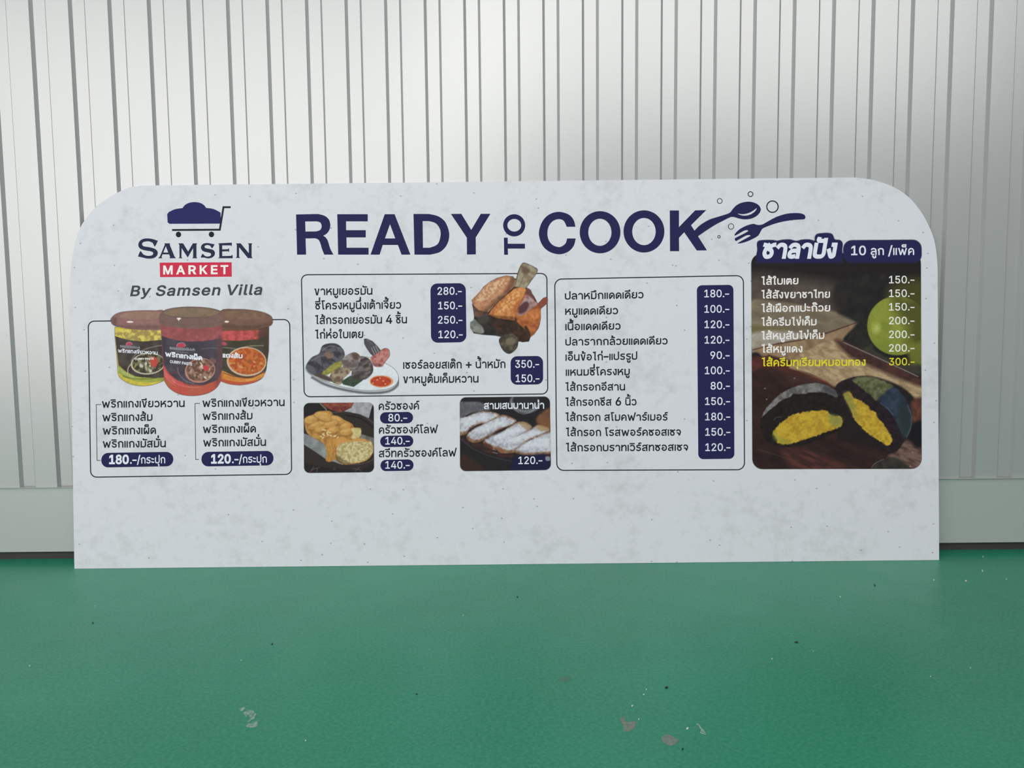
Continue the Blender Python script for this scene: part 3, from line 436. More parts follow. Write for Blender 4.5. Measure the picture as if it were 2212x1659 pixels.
class Art:
    def __init__(s, x0, y0, x1, y1, step=1.0, frame=None, bg=None):
        s.nx = int((x1 - x0) / step) + 1; s.ny = int((y1 - y0) / step) + 1
        s.X, s.Y = np.meshgrid(np.linspace(x0, x1, s.nx), np.linspace(y0, y1, s.ny))
        s.C = np.zeros((s.ny, s.nx, 3)); s.A = np.zeros((s.ny, s.nx))
        s.z = frame or (lambda p: p); s.step = step
        if bg is not None: s.C[:] = bg; s.A[:] = 1
    def mask(s, poly, feather, rough=0, rs=4, seed=0):
        P = np.array(poly); m = feather + rough + 2
        xs = (s.X[0] >= P[:, 0].min() - m) & (s.X[0] <= P[:, 0].max() + m)
        ys = (s.Y[:, 0] >= P[:, 1].min() - m) & (s.Y[:, 0] <= P[:, 1].max() + m)
        K = np.zeros_like(s.A)
        if not xs.any() or not ys.any(): return K
        ix = np.ix_(ys, xs); X, Y = s.X[ix], s.Y[ix]
        d = sdist(poly, X, Y)
        if rough: d = d + (vnoise(X, Y, rs, seed, octv=2) - 0.5) * 2 * rough
        K[ix] = np.clip(0.5 + d / feather / 2, 0, 1)
        return K
    def put(s, poly, c, feather=0.7, a=1.0, sm=True, rough=0, rs=4, noise=0, ns=4, seed=1, ax=1.0, rot=0.0, c2=None, sharp=1.0, raw=False, cover=False, octv=3):
        """paint a shape; noise mixes towards c2 (or darker/lighter)"""
        p = poly if raw else s.z(poly)
        if sm is True: p = curve(p, 4)
        elif sm:                                 # straight sides, rounded foot below row sm
            ys = [q[1] > sm for q in poly]; i0 = ys.index(True); i1 = len(ys) - ys[::-1].index(True)
            p = p[:i0] + curve(p[i0:i1], 4, False) + p[i1:]
        K = s.mask(p, feather, rough, rs, seed) * a
        c = np.array(c, float)
        if c.ndim == 1: c = np.broadcast_to(c, s.C.shape)
        if noise or c2 is not None:
            n = vnoise(s.X, s.Y, ns, seed, ax, rot, octv)
            if c2 is not None:
                t = np.clip((n - 0.5) * sharp * 2.2 + 0.5, 0, 1)[..., None]
                c = c * (1 - t) + np.array(c2, float) * t
            if noise: c = c * (1 + (n[..., None] - 0.5) * 2 * noise)
        s.C = s.C * (1 - K[..., None]) + np.clip(c, 0, 255) * K[..., None]
        if not cover: s.A = np.maximum(s.A, K)
        return K
    def line(s, pts, c, w=1.5, a=1.0, sm=True, feather=0.7, cover=True):
        p = s.z(pts)
        if sm: p = curve(p, 5, False)
        K = np.zeros_like(s.A)
        for l in stroke(p, w): K = np.maximum(K, s.mask(l, feather))
        K *= a
        s.C = s.C * (1 - K[..., None]) + np.array(c, float) * K[..., None]
        if not cover: s.A = np.maximum(s.A, K)
    def shade(s, poly, f, feather=8, sm=True):   # tonal modelling inside the printed picture
        p = s.z(poly)
        if sm: p = curve(p, 4)
        K = s.mask(p, feather)
        s.C = np.clip(s.C * (1 + (f - 1) * K[..., None]), 0, 255)
    def clip(s, poly):
        s.A *= s.mask(poly, 0.6)
    def build(s, name, parent, layer=1.5, label=None, grain=0.05):
        n = hsh(np.round(s.X / s.step), np.round(s.Y / s.step), 5) - 0.5
        s.C = np.clip(s.C * (1 + n[..., None] * 2 * grain), 0, 255)
        lum = s.C @ np.array([.3, .55, .15]); s.C = s.C * .88 + lum[..., None] * .12   # print gamut
        uv = onb(s.X.ravel(), s.Y.ravel())
        idx = np.arange(s.nx * s.ny).reshape(s.ny, s.nx)
        q = np.stack([idx[1:, :-1], idx[1:, 1:], idx[:-1, 1:], idx[:-1, :-1]], -1).reshape(-1, 4)
        A = s.A.ravel(); q = q[(A[q] > 0.02).any(1)]
        used = np.unique(q); remap = -np.ones(s.nx * s.ny, int); remap[used] = np.arange(len(used))
        q = remap[q]
        me = bpy.data.meshes.new(name)
        me.vertices.add(len(used)); me.loops.add(len(q) * 4); me.polygons.add(len(q))
        co = np.zeros((len(used), 3)); co[:, :2] = uv[used]; co[:, 2] = layer * LAYER
        me.vertices.foreach_set('co', co.ravel())
        me.loops.foreach_set('vertex_index', q.ravel().astype(np.int32))
        me.polygons.foreach_set('loop_start', np.arange(0, len(q) * 4, 4, dtype=np.int32))
        me.update(calc_edges=True); me.validate()
        at = me.color_attributes.new('ink', 'FLOAT_COLOR', 'POINT')
        rgba = np.ones((len(used), 4)); rgba[:, :3] = alb(s.C.reshape(-1, 3)[used]); rgba[:, 3] = A[used]
        at.data.foreach_set('color', rgba.ravel().astype(np.float32))
        me.materials.append(PHOTO)
        o = bpy.data.objects.new(name, me); col.objects.link(o); o.parent = parent
        if label: o['label'] = label
        return o

PHOTO, nt, b = nodes('photo_print')
at = nt.nodes.new('ShaderNodeAttribute'); at.attribute_name = 'ink'
tr = nt.nodes.new('ShaderNodeBsdfTransparent'); mx = nt.nodes.new('ShaderNodeMixShader')
nt.links.new(at.outputs['Color'], b.inputs['Base Color'])
b.inputs['Roughness'].default_value = 0.6; b.inputs['Specular IOR Level'].default_value = 0.12
nt.links.new(at.outputs['Alpha'], mx.inputs[0]); nt.links.new(tr.outputs[0], mx.inputs[1]); nt.links.new(b.outputs[0], mx.inputs[2])
nt.links.new(mx.outputs[0], nt.nodes['Material Output'].inputs[0])


# ------------------------------------------------------------ the setting
def wall_mat(name, c, rough, metal, bump=0.02):
    m, nt, b = nodes(name)
    tc = nt.nodes.new('ShaderNodeTexCoord')
    n1 = nt.nodes.new('ShaderNodeTexNoise'); n1.inputs['Scale'].default_value = 2.2; n1.inputs['Detail'].default_value = 5
    r = nt.nodes.new('ShaderNodeMapRange'); r.inputs[3].default_value = 0.96; r.inputs[4].default_value = 1.03
    mul = nt.nodes.new('ShaderNodeVectorMath'); mul.operation = 'SCALE'; mul.inputs[0].default_value = c
    nt.links.new(tc.outputs['Object'], n1.inputs['Vector']); nt.links.new(n1.outputs['Fac'], r.inputs[0])
    nt.links.new(r.outputs[0], mul.inputs['Scale']); nt.links.new(mul.outputs[0], b.inputs['Base Color'])
    n2 = nt.nodes.new('ShaderNodeTexNoise'); n2.inputs['Scale'].default_value = 260; n2.inputs['Detail'].default_value = 3
    bp = nt.nodes.new('ShaderNodeBump'); bp.inputs['Strength'].default_value = bump; bp.inputs['Distance'].default_value = 0.002
    nt.links.new(tc.outputs['Object'], n2.inputs['Vector']); nt.links.new(n2.outputs['Fac'], bp.inputs['Height'])
    nt.links.new(bp.outputs[0], b.inputs['Normal'])
    b.inputs['Roughness'].default_value = rough; b.inputs['Metallic'].default_value = metal
    return m

STEEL = wall_mat('painted_steel', (0.515, 0.512, 0.505), 0.28, 0.39, 0.05)
TRIMM = wall_mat('folded_steel_trim', (0.50, 0.525, 0.495), 0.4, 0.3, 0.05)
DARK = wall_mat('dark_bottom_rail', (0.055, 0.045, 0.042), 0.6, 0.0)

def floor_mat():
    m, nt, b = nodes('green_epoxy')
    tc = nt.nodes.new('ShaderNodeTexCoord')
    def noise(sc_, det, rough=0.55):
        n = nt.nodes.new('ShaderNodeTexNoise'); n.inputs['Scale'].default_value = sc_
        n.inputs['Detail'].default_value = det; n.inputs['Roughness'].default_value = rough
        nt.links.new(tc.outputs['Object'], n.inputs['Vector']); return n
    n1, n2, n3 = noise(1.6, 4), noise(150, 4, 0.8), noise(9, 5, 0.6)
    ramp = nt.nodes.new('ShaderNodeValToRGB')
    ramp.color_ramp.elements[0].position = 0.3; ramp.color_ramp.elements[0].color = (0.003, 0.205, 0.106, 1)
    ramp.color_ramp.elements[1].position = 0.7; ramp.color_ramp.elements[1].color = (0.006, 0.255, 0.136, 1)
    nt.links.new(n1.outputs['Fac'], ramp.inputs[0])
    mix = nt.nodes.new('ShaderNodeMix'); mix.data_type = 'RGBA'; mix.blend_type = 'MIX'
    r2 = nt.nodes.new('ShaderNodeMapRange'); r2.inputs[1].default_value = 0.42; r2.inputs[2].default_value = 0.62
    r2.inputs[3].default_value = 0; r2.inputs[4].default_value = 0.45
    nt.links.new(n2.outputs['Fac'], r2.inputs[0]); nt.links.new(r2.outputs[0], mix.inputs[0])
    nt.links.new(ramp.outputs[0], mix.inputs[6]); mix.inputs[7].default_value = (0.085, 0.34, 0.235, 1)
    nt.links.new(mix.outputs[2], b.inputs['Base Color'])
    rr = nt.nodes.new('ShaderNodeMapRange'); rr.inputs[3].default_value = 0.27; rr.inputs[4].default_value = 0.42
    nt.links.new(n3.outputs['Fac'], rr.inputs[0]); nt.links.new(rr.outputs[0], b.inputs['Roughness'])
    bp = nt.nodes.new('ShaderNodeBump'); bp.inputs['Strength'].default_value = 0.12; bp.inputs['Distance'].default_value = 0.003
    nt.links.new(n2.outputs['Fac'], bp.inputs['Height']); nt.links.new(bp.outputs[0], b.inputs['Normal'])
    b.inputs['Specular IOR Level'].default_value = 0.4
    return m

X0, X1 = -2.6, 5.2
floor = mesh_obj('floor', [(X0, -6, 0), (X1, -6, 0), (X1, 0.1, 0), (X0, 0.1, 0), (X0, -6, -.1), (X1, -6, -.1), (X1, 0.1, -.1), (X0, 0.1, -.1)],
                 [(0, 1, 2, 3), (4, 7, 6, 5), (0, 4, 5, 1), (1, 5, 6, 2), (2, 6, 7, 3), (3, 7, 4, 0)], floor_mat())
floor['kind'] = 'structure'

# ribbed cladding: flat 61 mm, fold in 7 mm, groove 32 mm, fold out 7 mm, 9 mm deep
PIT, R0, DEP = 0.10733, -0.0832, 0.009
prof = []
k0 = int((X0 - R0) / PIT); k1 = int((X1 - R0) / PIT)
for k in range(k0, k1 + 1):
    x = R0 + k * PIT
    prof += [(x, 0), (x + .0070, DEP), (x + .0393, DEP), (x + .0463, 0)]
V, F = [], []
ZB, ZT = 0.20, 3.2
for x, y in prof: V += [(x, y, ZB), (x, y, ZT)]
n = len(prof)
for x, y in prof: V += [(x, y + .001, ZB), (x, y + .001, ZT)]
for i in range(n - 1):
    a = 2 * i; F.append((a, a + 2, a + 3, a + 1)); b = 2 * n + 2 * i; F.append((b, b + 1, b + 3, b + 2))
wall = mesh_obj('wall_back', V, F, STEEL); wall['kind'] = 'structure'

# folded bottom trim with a thin turned-over top lip
tz0, tz1 = 0.0261, 0.2143
px = [(-.003, tz0), (-.003, tz1 - .0022), (-.0085, tz1 - .0016), (-.0095, tz1 - .0008), (-.0085, tz1), (-.0008, tz1), (-.0008, tz0 + .001), (.03, tz0 + .001), (.03, tz0)]
V = [(x, y, z) for x in (X0, X1) for y, z in px]; m_ = len(px)
F = [(i, (i + 1) % m_, (i + 1) % m_ + m_, i + m_) for i in range(m_)] + [tuple(range(m_))[::-1], tuple(range(m_, 2 * m_))]
trim = mesh_obj('baseboard_back', V, F, TRIMM); trim['kind'] = 'structure'
V = [(x, y, z) for x in (X0, X1) for y, z in ((.016, 0), (.016, .0265), (.08, .0265), (.08, 0))]
rail = mesh_obj('trim_1', V, [(0, 1, 5, 4), (1, 2, 6, 5), (2, 3, 7, 6), (3, 0, 4, 7), (3, 2, 1, 0), (4, 5, 6, 7)], DARK)
rail['kind'] = 'structure'
V = [(x, y, z) for x in (X0, X1) for y, z in ((.03, .0265), (.03, 3.2), (.09, 3.2), (.09, .0265))]
core = mesh_obj('trim_2', V, [(0, 1, 5, 4), (1, 2, 6, 5), (2, 3, 7, 6), (3, 0, 4, 7), (3, 2, 1, 0), (4, 5, 6, 7)], TRIMM)
core['kind'] = 'structure'

# worn spots, chips and crumbs on the floor coating
def on_floor(name, polys, mat, hgt=0.0004, kind=None, label=None):
    V, F = [], []
    for p in polys:
        q = [onfloor(np.array(x), np.array(y)) for x, y in p]; b0 = len(V); k = len(q)
        V += [(a[0], a[1], hgt) for a in q] + [(a[0], a[1], -0.0002) for a in q]
        F += [tuple(range(b0, b0 + k))] + [(b0 + i, b0 + k + i, b0 + k + (i + 1) % k, b0 + (i + 1) % k) for i in range(k)]
    o = mesh_obj(name, V, F, mat, floor)
    me = o.data; bm = bmesh.new(); bm.from_mesh(me); bmesh.ops.recalc_face_normals(bm, faces=bm.faces); bm.to_mesh(me); bm.free()
    if kind: o['kind'] = kind
    if label: o['label'] = label
    return o

def plain(name, c, rough=0.6, c2=None, sc_=200):
    m, nt, b = nodes(name)
    n = nt.nodes.new('ShaderNodeTexNoise'); n.inputs['Scale'].default_value = sc_; n.inputs['Detail'].default_value = 3
    tc = nt.nodes.new('ShaderNodeTexCoord'); nt.links.new(tc.outputs['Object'], n.inputs['Vector'])
    r = nt.nodes.new('ShaderNodeValToRGB'); r.color_ramp.elements[0].color = (*lin(c), 1)
    r.color_ramp.elements[1].color = (*lin(c2 or c), 1); r.color_ramp.elements[0].position = .4; r.color_ramp.elements[1].position = .6
    nt.links.new(n.outputs['Fac'], r.inputs[0]); nt.links.new(r.outputs[0], b.inputs['Base Color'])
    b.inputs['Roughness'].default_value = rough
    return m
WORN = plain('worn_patch', (128, 138, 126), c2=(105, 125, 110))
PALE = plain('pale_scrape', (150, 178, 160), c2=(95, 140, 118))
CRUMB = plain('white_crumb', (215, 225, 220)); SPECK = plain('dark_speck', (14, 34, 26))
z = Z(1200, 1450, 4.424)
on_floor('worn_patch', [curve(z([(610, 455), (640, 440), (670, 440), (660, 470), (700, 485), (760, 480), (770, 500), (755, 540), (715, 570), (680, 578), (645, 560), (650, 520), (630, 490)]), 3)], WORN)
on_floor('worn_patch', [curve(z([(1010, 640), (1040, 610), (1090, 610), (1135, 635), (1175, 660), (1150, 690), (1110, 710), (1060, 700), (1025, 675)]), 3)], WORN)
on_floor('worn_patch', [curve(z([(20, 85), (60, 60), (120, 50), (150, 70), (120, 95), (70, 100)]), 3)], plain('faint_patch', (72, 128, 102)))
on_floor('scrape_mark', [curve(z([(1340, 500), (1375, 510), (1395, 545), (1415, 560), (1440, 605), (1410, 600), (1380, 588), (1388, 560), (1365, 525)]), 3)], PALE)
z = Z(480, 1500, 13.825)
sc1 = [[(500, 440), (560, 400), (640, 395), (690, 420), (640, 480), (600, 502), (530, 480)],
       [(630, 570), (700, 500), (800, 480), (900, 485), (945, 510), (950, 570), (870, 590), (760, 630), (700, 680), (680, 610)],
       [(800, 650), (900, 590), (1000, 570), (1015, 600), (960, 720), (880, 770), (830, 800), (760, 830), (780, 780), (850, 730)],
       [(710, 945), (780, 870), (870, 880), (960, 820), (1090, 780), (1060, 840), (1060, 930), (960, 990), (870, 1000), (790, 985)]]
on_floor('scrape_mark', [curve(z(p), 3) for p in sc1], PALE)
z = Z(1600, 1170, 3.614)
cr = [(1887, 230, 2.6), (1892, 120, 1.2), (1758, 308, 1.8), (1507, 302, 1.4), (2074, 295, 1.2), (1793, 988, 1.4), (245, 917, 1.3), (568, 856, 1), (777, 433, 1.8)]
pts = [(*z([(x, y)])[0], r) for x, y, r in cr]
z = Z(1200, 1450, 4.424)
pts += [(*z([(x, y)])[0], r) for x, y, r in [(797, 463, 2), (733, 333, 1.6), (842, 225, 1.2), (868, 176, .9), (1260, 550, 2.2)]]
pts += [(205, 1310, 1.1), (521, 1427, 1), (64, 1439, 1), (1000, 1330, .8), (2010, 1462, 1), (660, 1600, 1)]
on_floor('crumb', [[(px_ + math.sin(i * 7.3 + x) * r * .35, py_ + math.cos(i * 5.1 + y) * r * .2) for i, (px_, py_) in enumerate(ell(x, y, r * .9, r * .6, 7))] for x, y, r in pts], CRUMB, 0.0015, 'stuff')
dk = [(201, 1346, 2), (588, 1392, 3.2), (1440, 1486, 3), (1475, 1619, 3.6), (1890, 1265, 3.2), (1721, 1388, 5.5), (1118, 1290, 2), (900, 1500, 1.5)]
on_floor('speck', [[(px_ + math.sin(i * 7.3 + x) * r * .4, py_ + math.cos(i * 5.1 + y) * r * .25) for i, (px_, py_) in enumerate(ell(x, y, r * .8, r * .4, 7))] for x, y, r in dk], SPECK, 0.0015, 'stuff')

# ------------------------------------------------------------ the menu board
board = bpy.data.objects.new('menu_board', None); col.objects.link(board)
bm_ = Matrix.Identity(4)
for i in range(3):
    bm_[i][0], bm_[i][1], bm_[i][2], bm_[i][3] = BU[i], BV[i], BN[i], BO[i]
board.matrix_world = bm_
board['label'] = 'large printed white food menu board leaning against the ribbed steel wall'
board['category'] = 'sign'

def board_mat():
    m, nt, b = nodes('printed_concrete_white')
    tc = nt.nodes.new('ShaderNodeTexCoord')
    def noise(s, d, r, off=0):
        n = nt.nodes.new('ShaderNodeTexNoise'); n.inputs['Scale'].default_value = s; n.inputs['Detail'].default_value = d
        n.inputs['Roughness'].default_value = r
        mp = nt.nodes.new('ShaderNodeMapping'); mp.inputs['Location'].default_value = (off, off * 2, off)
        nt.links.new(tc.outputs['Object'], mp.inputs[0]); nt.links.new(mp.outputs[0], n.inputs['Vector']); return n
    n1, n2, n3 = noise(5, 8, .62), noise(30, 6, .7, 3), noise(1.5, 3, .5, 7)
    a = nt.nodes.new('ShaderNodeMath'); a.operation = 'ADD'
    nt.links.new(n1.outputs['Fac'], a.inputs[0]); nt.links.new(n2.outputs['Fac'], a.inputs[1])
    r = nt.nodes.new('ShaderNodeValToRGB'); e = r.color_ramp.elements
    h = nt.nodes.new('ShaderNodeMath'); h.operation = 'MULTIPLY'; h.inputs[1].default_value = .5
    nt.links.new(a.outputs[0], h.inputs[0]); nt.links.new(h.outputs[0], r.inputs[0])
    e[0].position = .33; e[0].color = (0.625, 0.615, 0.645, 1)
    e[1].position = .5; e[1].color = (0.76, 0.745, 0.79, 1)
    # sparse dark flecks of the printed concrete
    v = nt.nodes.new('ShaderNodeTexVoronoi'); v.voronoi_dimensions = '2D'; v.inputs['Scale'].default_value = 17
    mp = nt.nodes.new('ShaderNodeMapping'); mp.inputs['Scale'].default_value = (0.6, 1, 1)
    nt.links.new(tc.outputs['Object'], mp.inputs[0]); nt.links.new(mp.outputs[0], v.inputs['Vector'])
    lt = nt.nodes.new('ShaderNodeMath'); lt.operation = 'LESS_THAN'; lt.inputs[1].default_value = 0.026
    nt.links.new(v.outputs['Distance'], lt.inputs[0])
    sx = nt.nodes.new('ShaderNodeSeparateColor'); nt.links.new(v.outputs['Color'], sx.inputs[0])
    lt2 = nt.nodes.new('ShaderNodeMath'); lt2.operation = 'LESS_THAN'; lt2.inputs[1].default_value = 0.42
    nt.links.new(sx.outputs[0], lt2.inputs[0])
    mm = nt.nodes.new('ShaderNodeMath'); mm.operation = 'MULTIPLY'
    nt.links.new(lt.outputs[0], mm.inputs[0]); nt.links.new(lt2.outputs[0], mm.inputs[1])
    m2 = nt.nodes.new('ShaderNodeMath'); m2.operation = 'MULTIPLY'; nt.links.new(mm.outputs[0], m2.inputs[0]); m2.inputs[1].default_value = .6
    mx = nt.nodes.new('ShaderNodeMix'); mx.data_type = 'RGBA'
    nt.links.new(m2.outputs[0], mx.inputs[0]); nt.links.new(r.outputs[0], mx.inputs[6]); mx.inputs[7].default_value = (.12, .13, .14, 1)
    nt.links.new(mx.outputs[2], b.inputs['Base Color'])
    b.inputs['Roughness'].default_value = 0.55; b.inputs['Specular IOR Level'].default_value = 0.15
    return m

BOARD = board_mat(); EDGE = ink('white_foam_edge', (232, 234, 236), 0.7)
tl = [(151, 640), (152.5, 590), (158, 545), (166, 511), (175, 489), (183, 476), (206, 448), (230, 430), (254, 416), (278, 405.5), (300, 401.3), (318, 400.6)]
tr = [(1838, 383.4), (1848, 383.6), (1882, 388), (1926, 402), (1962, 425), (1990, 458), (2010, 496), (2020, 528), (2025, 570), (2025.6, 620)]
tlc, trc = curve(tl, 4, False), curve(tr, 4, False)
out = onb(np.array(tlc + trc)[:, 0], np.array(tlc + trc)[:, 1])
out = [tuple(p) for p in out] + [(BW, 0), (0, 0)]
nO = len(out)
V = [(x, y, 0) for x, y in out] + [(x, y, -.004) for x, y in out]
F = [tuple(range(nO))[::-1], tuple(range(nO, 2 * nO))] + [(i, (i + 1) % nO, (i + 1) % nO + nO, i + nO) for i in range(nO)]
panel = mesh_obj('board_panel', V, F, BOARD, board)
panel.data.materials.append(EDGE)
for p in panel.data.polygons:
    if abs(p.normal.z) < .5: p.material_index = 1
panel['label'] = 'white sheet with rounded top corners and faint concrete print'

NAVY = ink('navy_ink', (37, 36, 78)); BLACK = ink('dark_ink', (34, 36, 46)); LOGO = ink('slate_ink', (40, 46, 68))
GREY = ink('grey_ink', (66, 72, 80)); WHITE = ink('white_print', (226, 226, 240)); RED = ink('red_ink', (204, 52, 76))
CREAM = ink('cream_print', (240, 236, 228)); WARM = ink('warm_white_print', (240, 228, 226)); YEL = ink('yellow_ink', (226, 210, 44)); LINE = ink('line_ink', (32, 36, 46))
LOGOD = ink('navy_logo_ink', (42, 42, 92))

# title
z = Z(620, 380, 3.6867)
T = lambda name, loops, label: flat(name, loops, NAVY, board, 1, label)
R = [z([(72, 307), (245, 303)] + curve([(245, 303), (300, 318), (335, 350), (345, 395), (335, 435), (312, 463), (288, 476)], 4, False)[1:] +
       curve([(288, 476), (310, 492), (326, 520), (345, 580), (370, 627)], 4, False)[1:] + [(297, 627)] + curve([(297, 627), (278, 580), (265, 535), (250, 508), (225, 497)], 4, False)[1:] +
       [(148, 498), (152, 627), (80, 627)]), z([(145, 363), (235, 362)] + curve([(235, 362), (265, 372), (276, 402), (264, 430), (232, 442)], 4, False)[1:] + [(147, 443)])]
E_ = [z([(400, 305), (643, 305), (643, 362), (470, 362), (471, 432), (627, 432), (627, 490), (473, 490), (475, 572), (650, 572), (650, 627), (407, 627)])]
A_ = [z([(778, 305), (857, 305), (983, 627), (912, 627), (883, 550), (762, 550), (738, 627), (665, 627)]), z([(820, 385), (862, 498), (780, 498)])]
D_ = [z([(1007, 303)] + curve([(1130, 303), (1205, 322), (1262, 370), (1292, 460), (1275, 545), (1220, 605), (1140, 627)], 4, False) + [(1015, 627)]),
      z([(1080, 360)] + curve([(1130, 360), (1185, 378), (1218, 425), (1222, 480), (1198, 545), (1135, 572)], 4, False) + [(1083, 572)])]
Y_ = [z([(1305, 303), (1388, 302), (1467, 430), (1543, 302), (1620, 302), (1503, 490), (1504, 625), (1433, 626), (1432, 492)])]
for n_, lp, lb in (('title_letter', R, 'navy letter R'), ('title_letter', E_, 'navy letter E'), ('title_letter', A_, 'navy letter A'), ('title_letter', D_, 'navy letter D'), ('title_letter', Y_, 'navy letter Y')):
    T(n_, lp, lb)
T('title_letter', [z(ell(1809, 393.5, 88, 88.5, 48)), z(ell(1810, 393, 55, 50, 44))], 'small navy letter O turned on its side')
T('title_letter', [z([(1727, 492), (1758, 492), (1758, 540), (1895, 540), (1895, 579), (1758, 579), (1760, 628), (1729, 628)])], 'small navy letter T turned on its side')
z = Z(1140, 380, 3.456)
C_o = curve([(356, 380), (342, 328), (305, 288), (232, 268), (160, 288), (108, 342), (83, 427), (106, 512), (160, 565), (235, 585), (300, 567), (343, 522), (358, 467)], 5, False)
C_i = curve([(294, 467), (283, 502), (258, 524), (230, 531), (185, 515), (155, 475), (147, 427), (156, 378), (187, 338), (230, 323), (268, 335), (291, 380)], 5, False)
T('title_letter', [z(C_o + C_i)], 'navy letter C')
T('title_letter', [z(ell(540, 420.5, 152, 157.5, 56)), z(ell(538.5, 421, 86.5, 101, 48))], 'first navy letter O of the second title word')
T('title_letter', [z(ell(867.5, 414.5, 152.5, 157.5, 56)), z(ell(867.5, 415.5, 87.5, 101.5, 48))], 'second navy letter O of the second title word')
T('title_letter', [z([(1060, 258), (1129, 258), (1129, 382), (1250, 257), (1333, 255), (1219, 368), (1338, 556), (1262, 557), (1168, 421), (1129, 462), (1130, 562), (1062, 562)])], 'navy letter K')
z = Z(1500, 400, 7.9)
spoon = curve([(0, 775), (100, 680), (250, 590), (400, 540), (560, 490), (615, 460), (660, 400), (730, 335), (820, 296), (920, 282), (1010, 295), (1090, 335), (1130, 395), (1128, 440), (1100, 490), (1040, 540), (950, 575), (850, 583), (750, 567), (700, 550), (650, 542), (600, 552), (480, 612), (350, 680), (200, 775), (60, 872), (-30, 925), (-90, 850)], 4)
cres = curve([(735, 485), (800, 494), (870, 490), (950, 465), (1010, 430), (1062, 393), (1040, 440), (980, 488), (910, 515), (840, 520), (780, 508)], 3)
flat('spoon_emblem', [z(spoon), z(cres)], NAVY, board, 2)
fork = [(685, 862), (700, 820), (780, 745), (900, 685), (1000, 660), (1040, 668), (1090, 679), (1160, 670), (1250, 620), (1400, 540), (1560, 490), (1700, 475), (1810, 480), (1870, 502), (1895, 540), (1885, 573), (1850, 585), (1700, 593), (1520, 620), (1350, 665), (1210, 718), (1160, 745), (1130, 790), (1090, 860), (1000, 915), (900, 960), (800, 990), (735, 996), (770, 970), (850, 925), (940, 875), (958, 860), (930, 852), (870, 865), (720, 950), (700, 945), (688, 925), (700, 900), (800, 850), (905, 793), (915, 775), (895, 768), (840, 780), (740, 838)]
flat('fork_emblem', [z(curve(fork, 2))], NAVY, board, 1)
for cx, cy, r, w in ((432, 270, 42, 12), (957, 153, 41, 15), (1332, 367, 97, 20), (625, 705, 47, 11), (419, 880, 22, 12)):
    flat('bubble_ring', [z(ell(cx, cy, r + w / 2, r + w / 2, 32)), z(ell(cx, cy, r - w / 2, r - w / 2, 28))], LINE, board, 1)

# shop emblem: loaded trolley and name
z = Z(160, 380, 4.424)
mound = [(890, 366), (905, 346)] + curve([(905, 346), (965, 318), (1035, 308)], 4, False)[1:] + curve([(1038, 306), (1060, 278), (1100, 257), (1150, 250), (1205, 258), (1243, 280), (1262, 306)], 4, False) + curve([(1265, 306), (1335, 317), (1400, 350)], 4, False) + [(1404, 456), (912, 458), (894, 444)]
flat('trolley_load_emblem', [z(mound)], LOGOD, board, 1)
flat('trolley_frame_emblem', [z(l) for l in stroke([(1497, 299), (1428, 299), (1393, 514), (937, 517)], 18)], BLACK, board, 2)
for cx, cy in ((998, 560), (1313, 559)):
    flat('trolley_wheel_emblem', [z(ell(cx, cy, 26, 27, 24))], BLACK, board, 1)
def serif_S(x0, x1, y0, y1, w, k=1.0):
    X = lambda t: x0 + (x1 - x0) * t; Y = lambda t: y0 + (y1 - y0) * t
    o = [(.93, .10), (.985, .10), (.90, .50), (.83, .45), (.80, .30), (.62, .20), (.42, .20), (.26, .27), (.28, .36), (.45, .42), (.75, .47), (.95, .58), (1.0, .72), (.92, .90), (.70, .99), (.45, 1.0), (.20, .93), (.05, .96), (.0, .90), (.14, .62), (.22, .70), (.30, .80), (.50, .86), (.68, .82), (.76, .72), (.70, .64), (.50, .59), (.20, .53), (.04, .42), (.02, .24), (.14, .07), (.38, 0), (.58, .0), (.80, .06)]
    return curve([(X(a), Y(b)) for a, b in o], 3)
L = lambda lp, lb: flat('emblem_letter', [z(q) for q in lp], LOGO, board, 1, lb)
L([curve([(790, 617), (800, 622), (775, 672), (765, 668), (750, 640), (710, 625), (665, 632), (650, 650), (665, 672), (725, 682), (778, 700), (800, 730), (790, 765), (755, 787), (700, 790), (655, 780), (620, 772), (612, 768), (632, 720), (645, 728), (665, 752), (705, 764), (745, 758), (757, 738), (738, 722), (680, 712), (632, 695), (614, 664), (625, 625), (660, 602), (705, 597), (755, 604)], 3)], 'large slate letter S')
L([[(862, 644), (920, 644), (914, 655), (960, 770), (975, 787), (912, 787), (918, 775), (908, 750), (845, 750), (836, 774), (845, 787), (803, 787), (820, 770), (868, 655)], [(877, 672), (900, 732), (853, 732)]], 'slate letter A')
L([[(995, 644), (1042, 644), (1090, 722), (1136, 644), (1177, 644), (1170, 656), (1170, 775), (1178, 787), (1130, 787), (1138, 775), (1138, 690), (1086, 780), (1028, 690), (1026, 775), (1036, 787), (1000, 787), (1008, 775), (1006, 656)]], 'slate letter M')
L([curve([(1335, 652), (1342, 656), (1322, 690), (1314, 687), (1300, 668), (1275, 661), (1250, 668), (1250, 685), (1275, 694), (1325, 705), (1346, 730), (1340, 762), (1310, 784), (1275, 788), (1240, 780), (1218, 782), (1212, 776), (1226, 745), (1236, 750), (1254, 766), (1280, 770), (1305, 762), (1308, 744), (1290, 734), (1240, 722), (1217, 702), (1214, 672), (1235, 648), (1270, 641), (1305, 646)], 3)], 'small slate letter S')
L([[(1378, 644), (1508, 638), (1508, 672), (1498, 664), (1416, 664), (1416, 702), (1470, 700), (1482, 690), (1482, 728), (1470, 720), (1416, 722), (1416, 766), (1500, 764), (1514, 752), (1517, 787), (1378, 787), (1388, 775), (1386, 656)]], 'slate letter E')
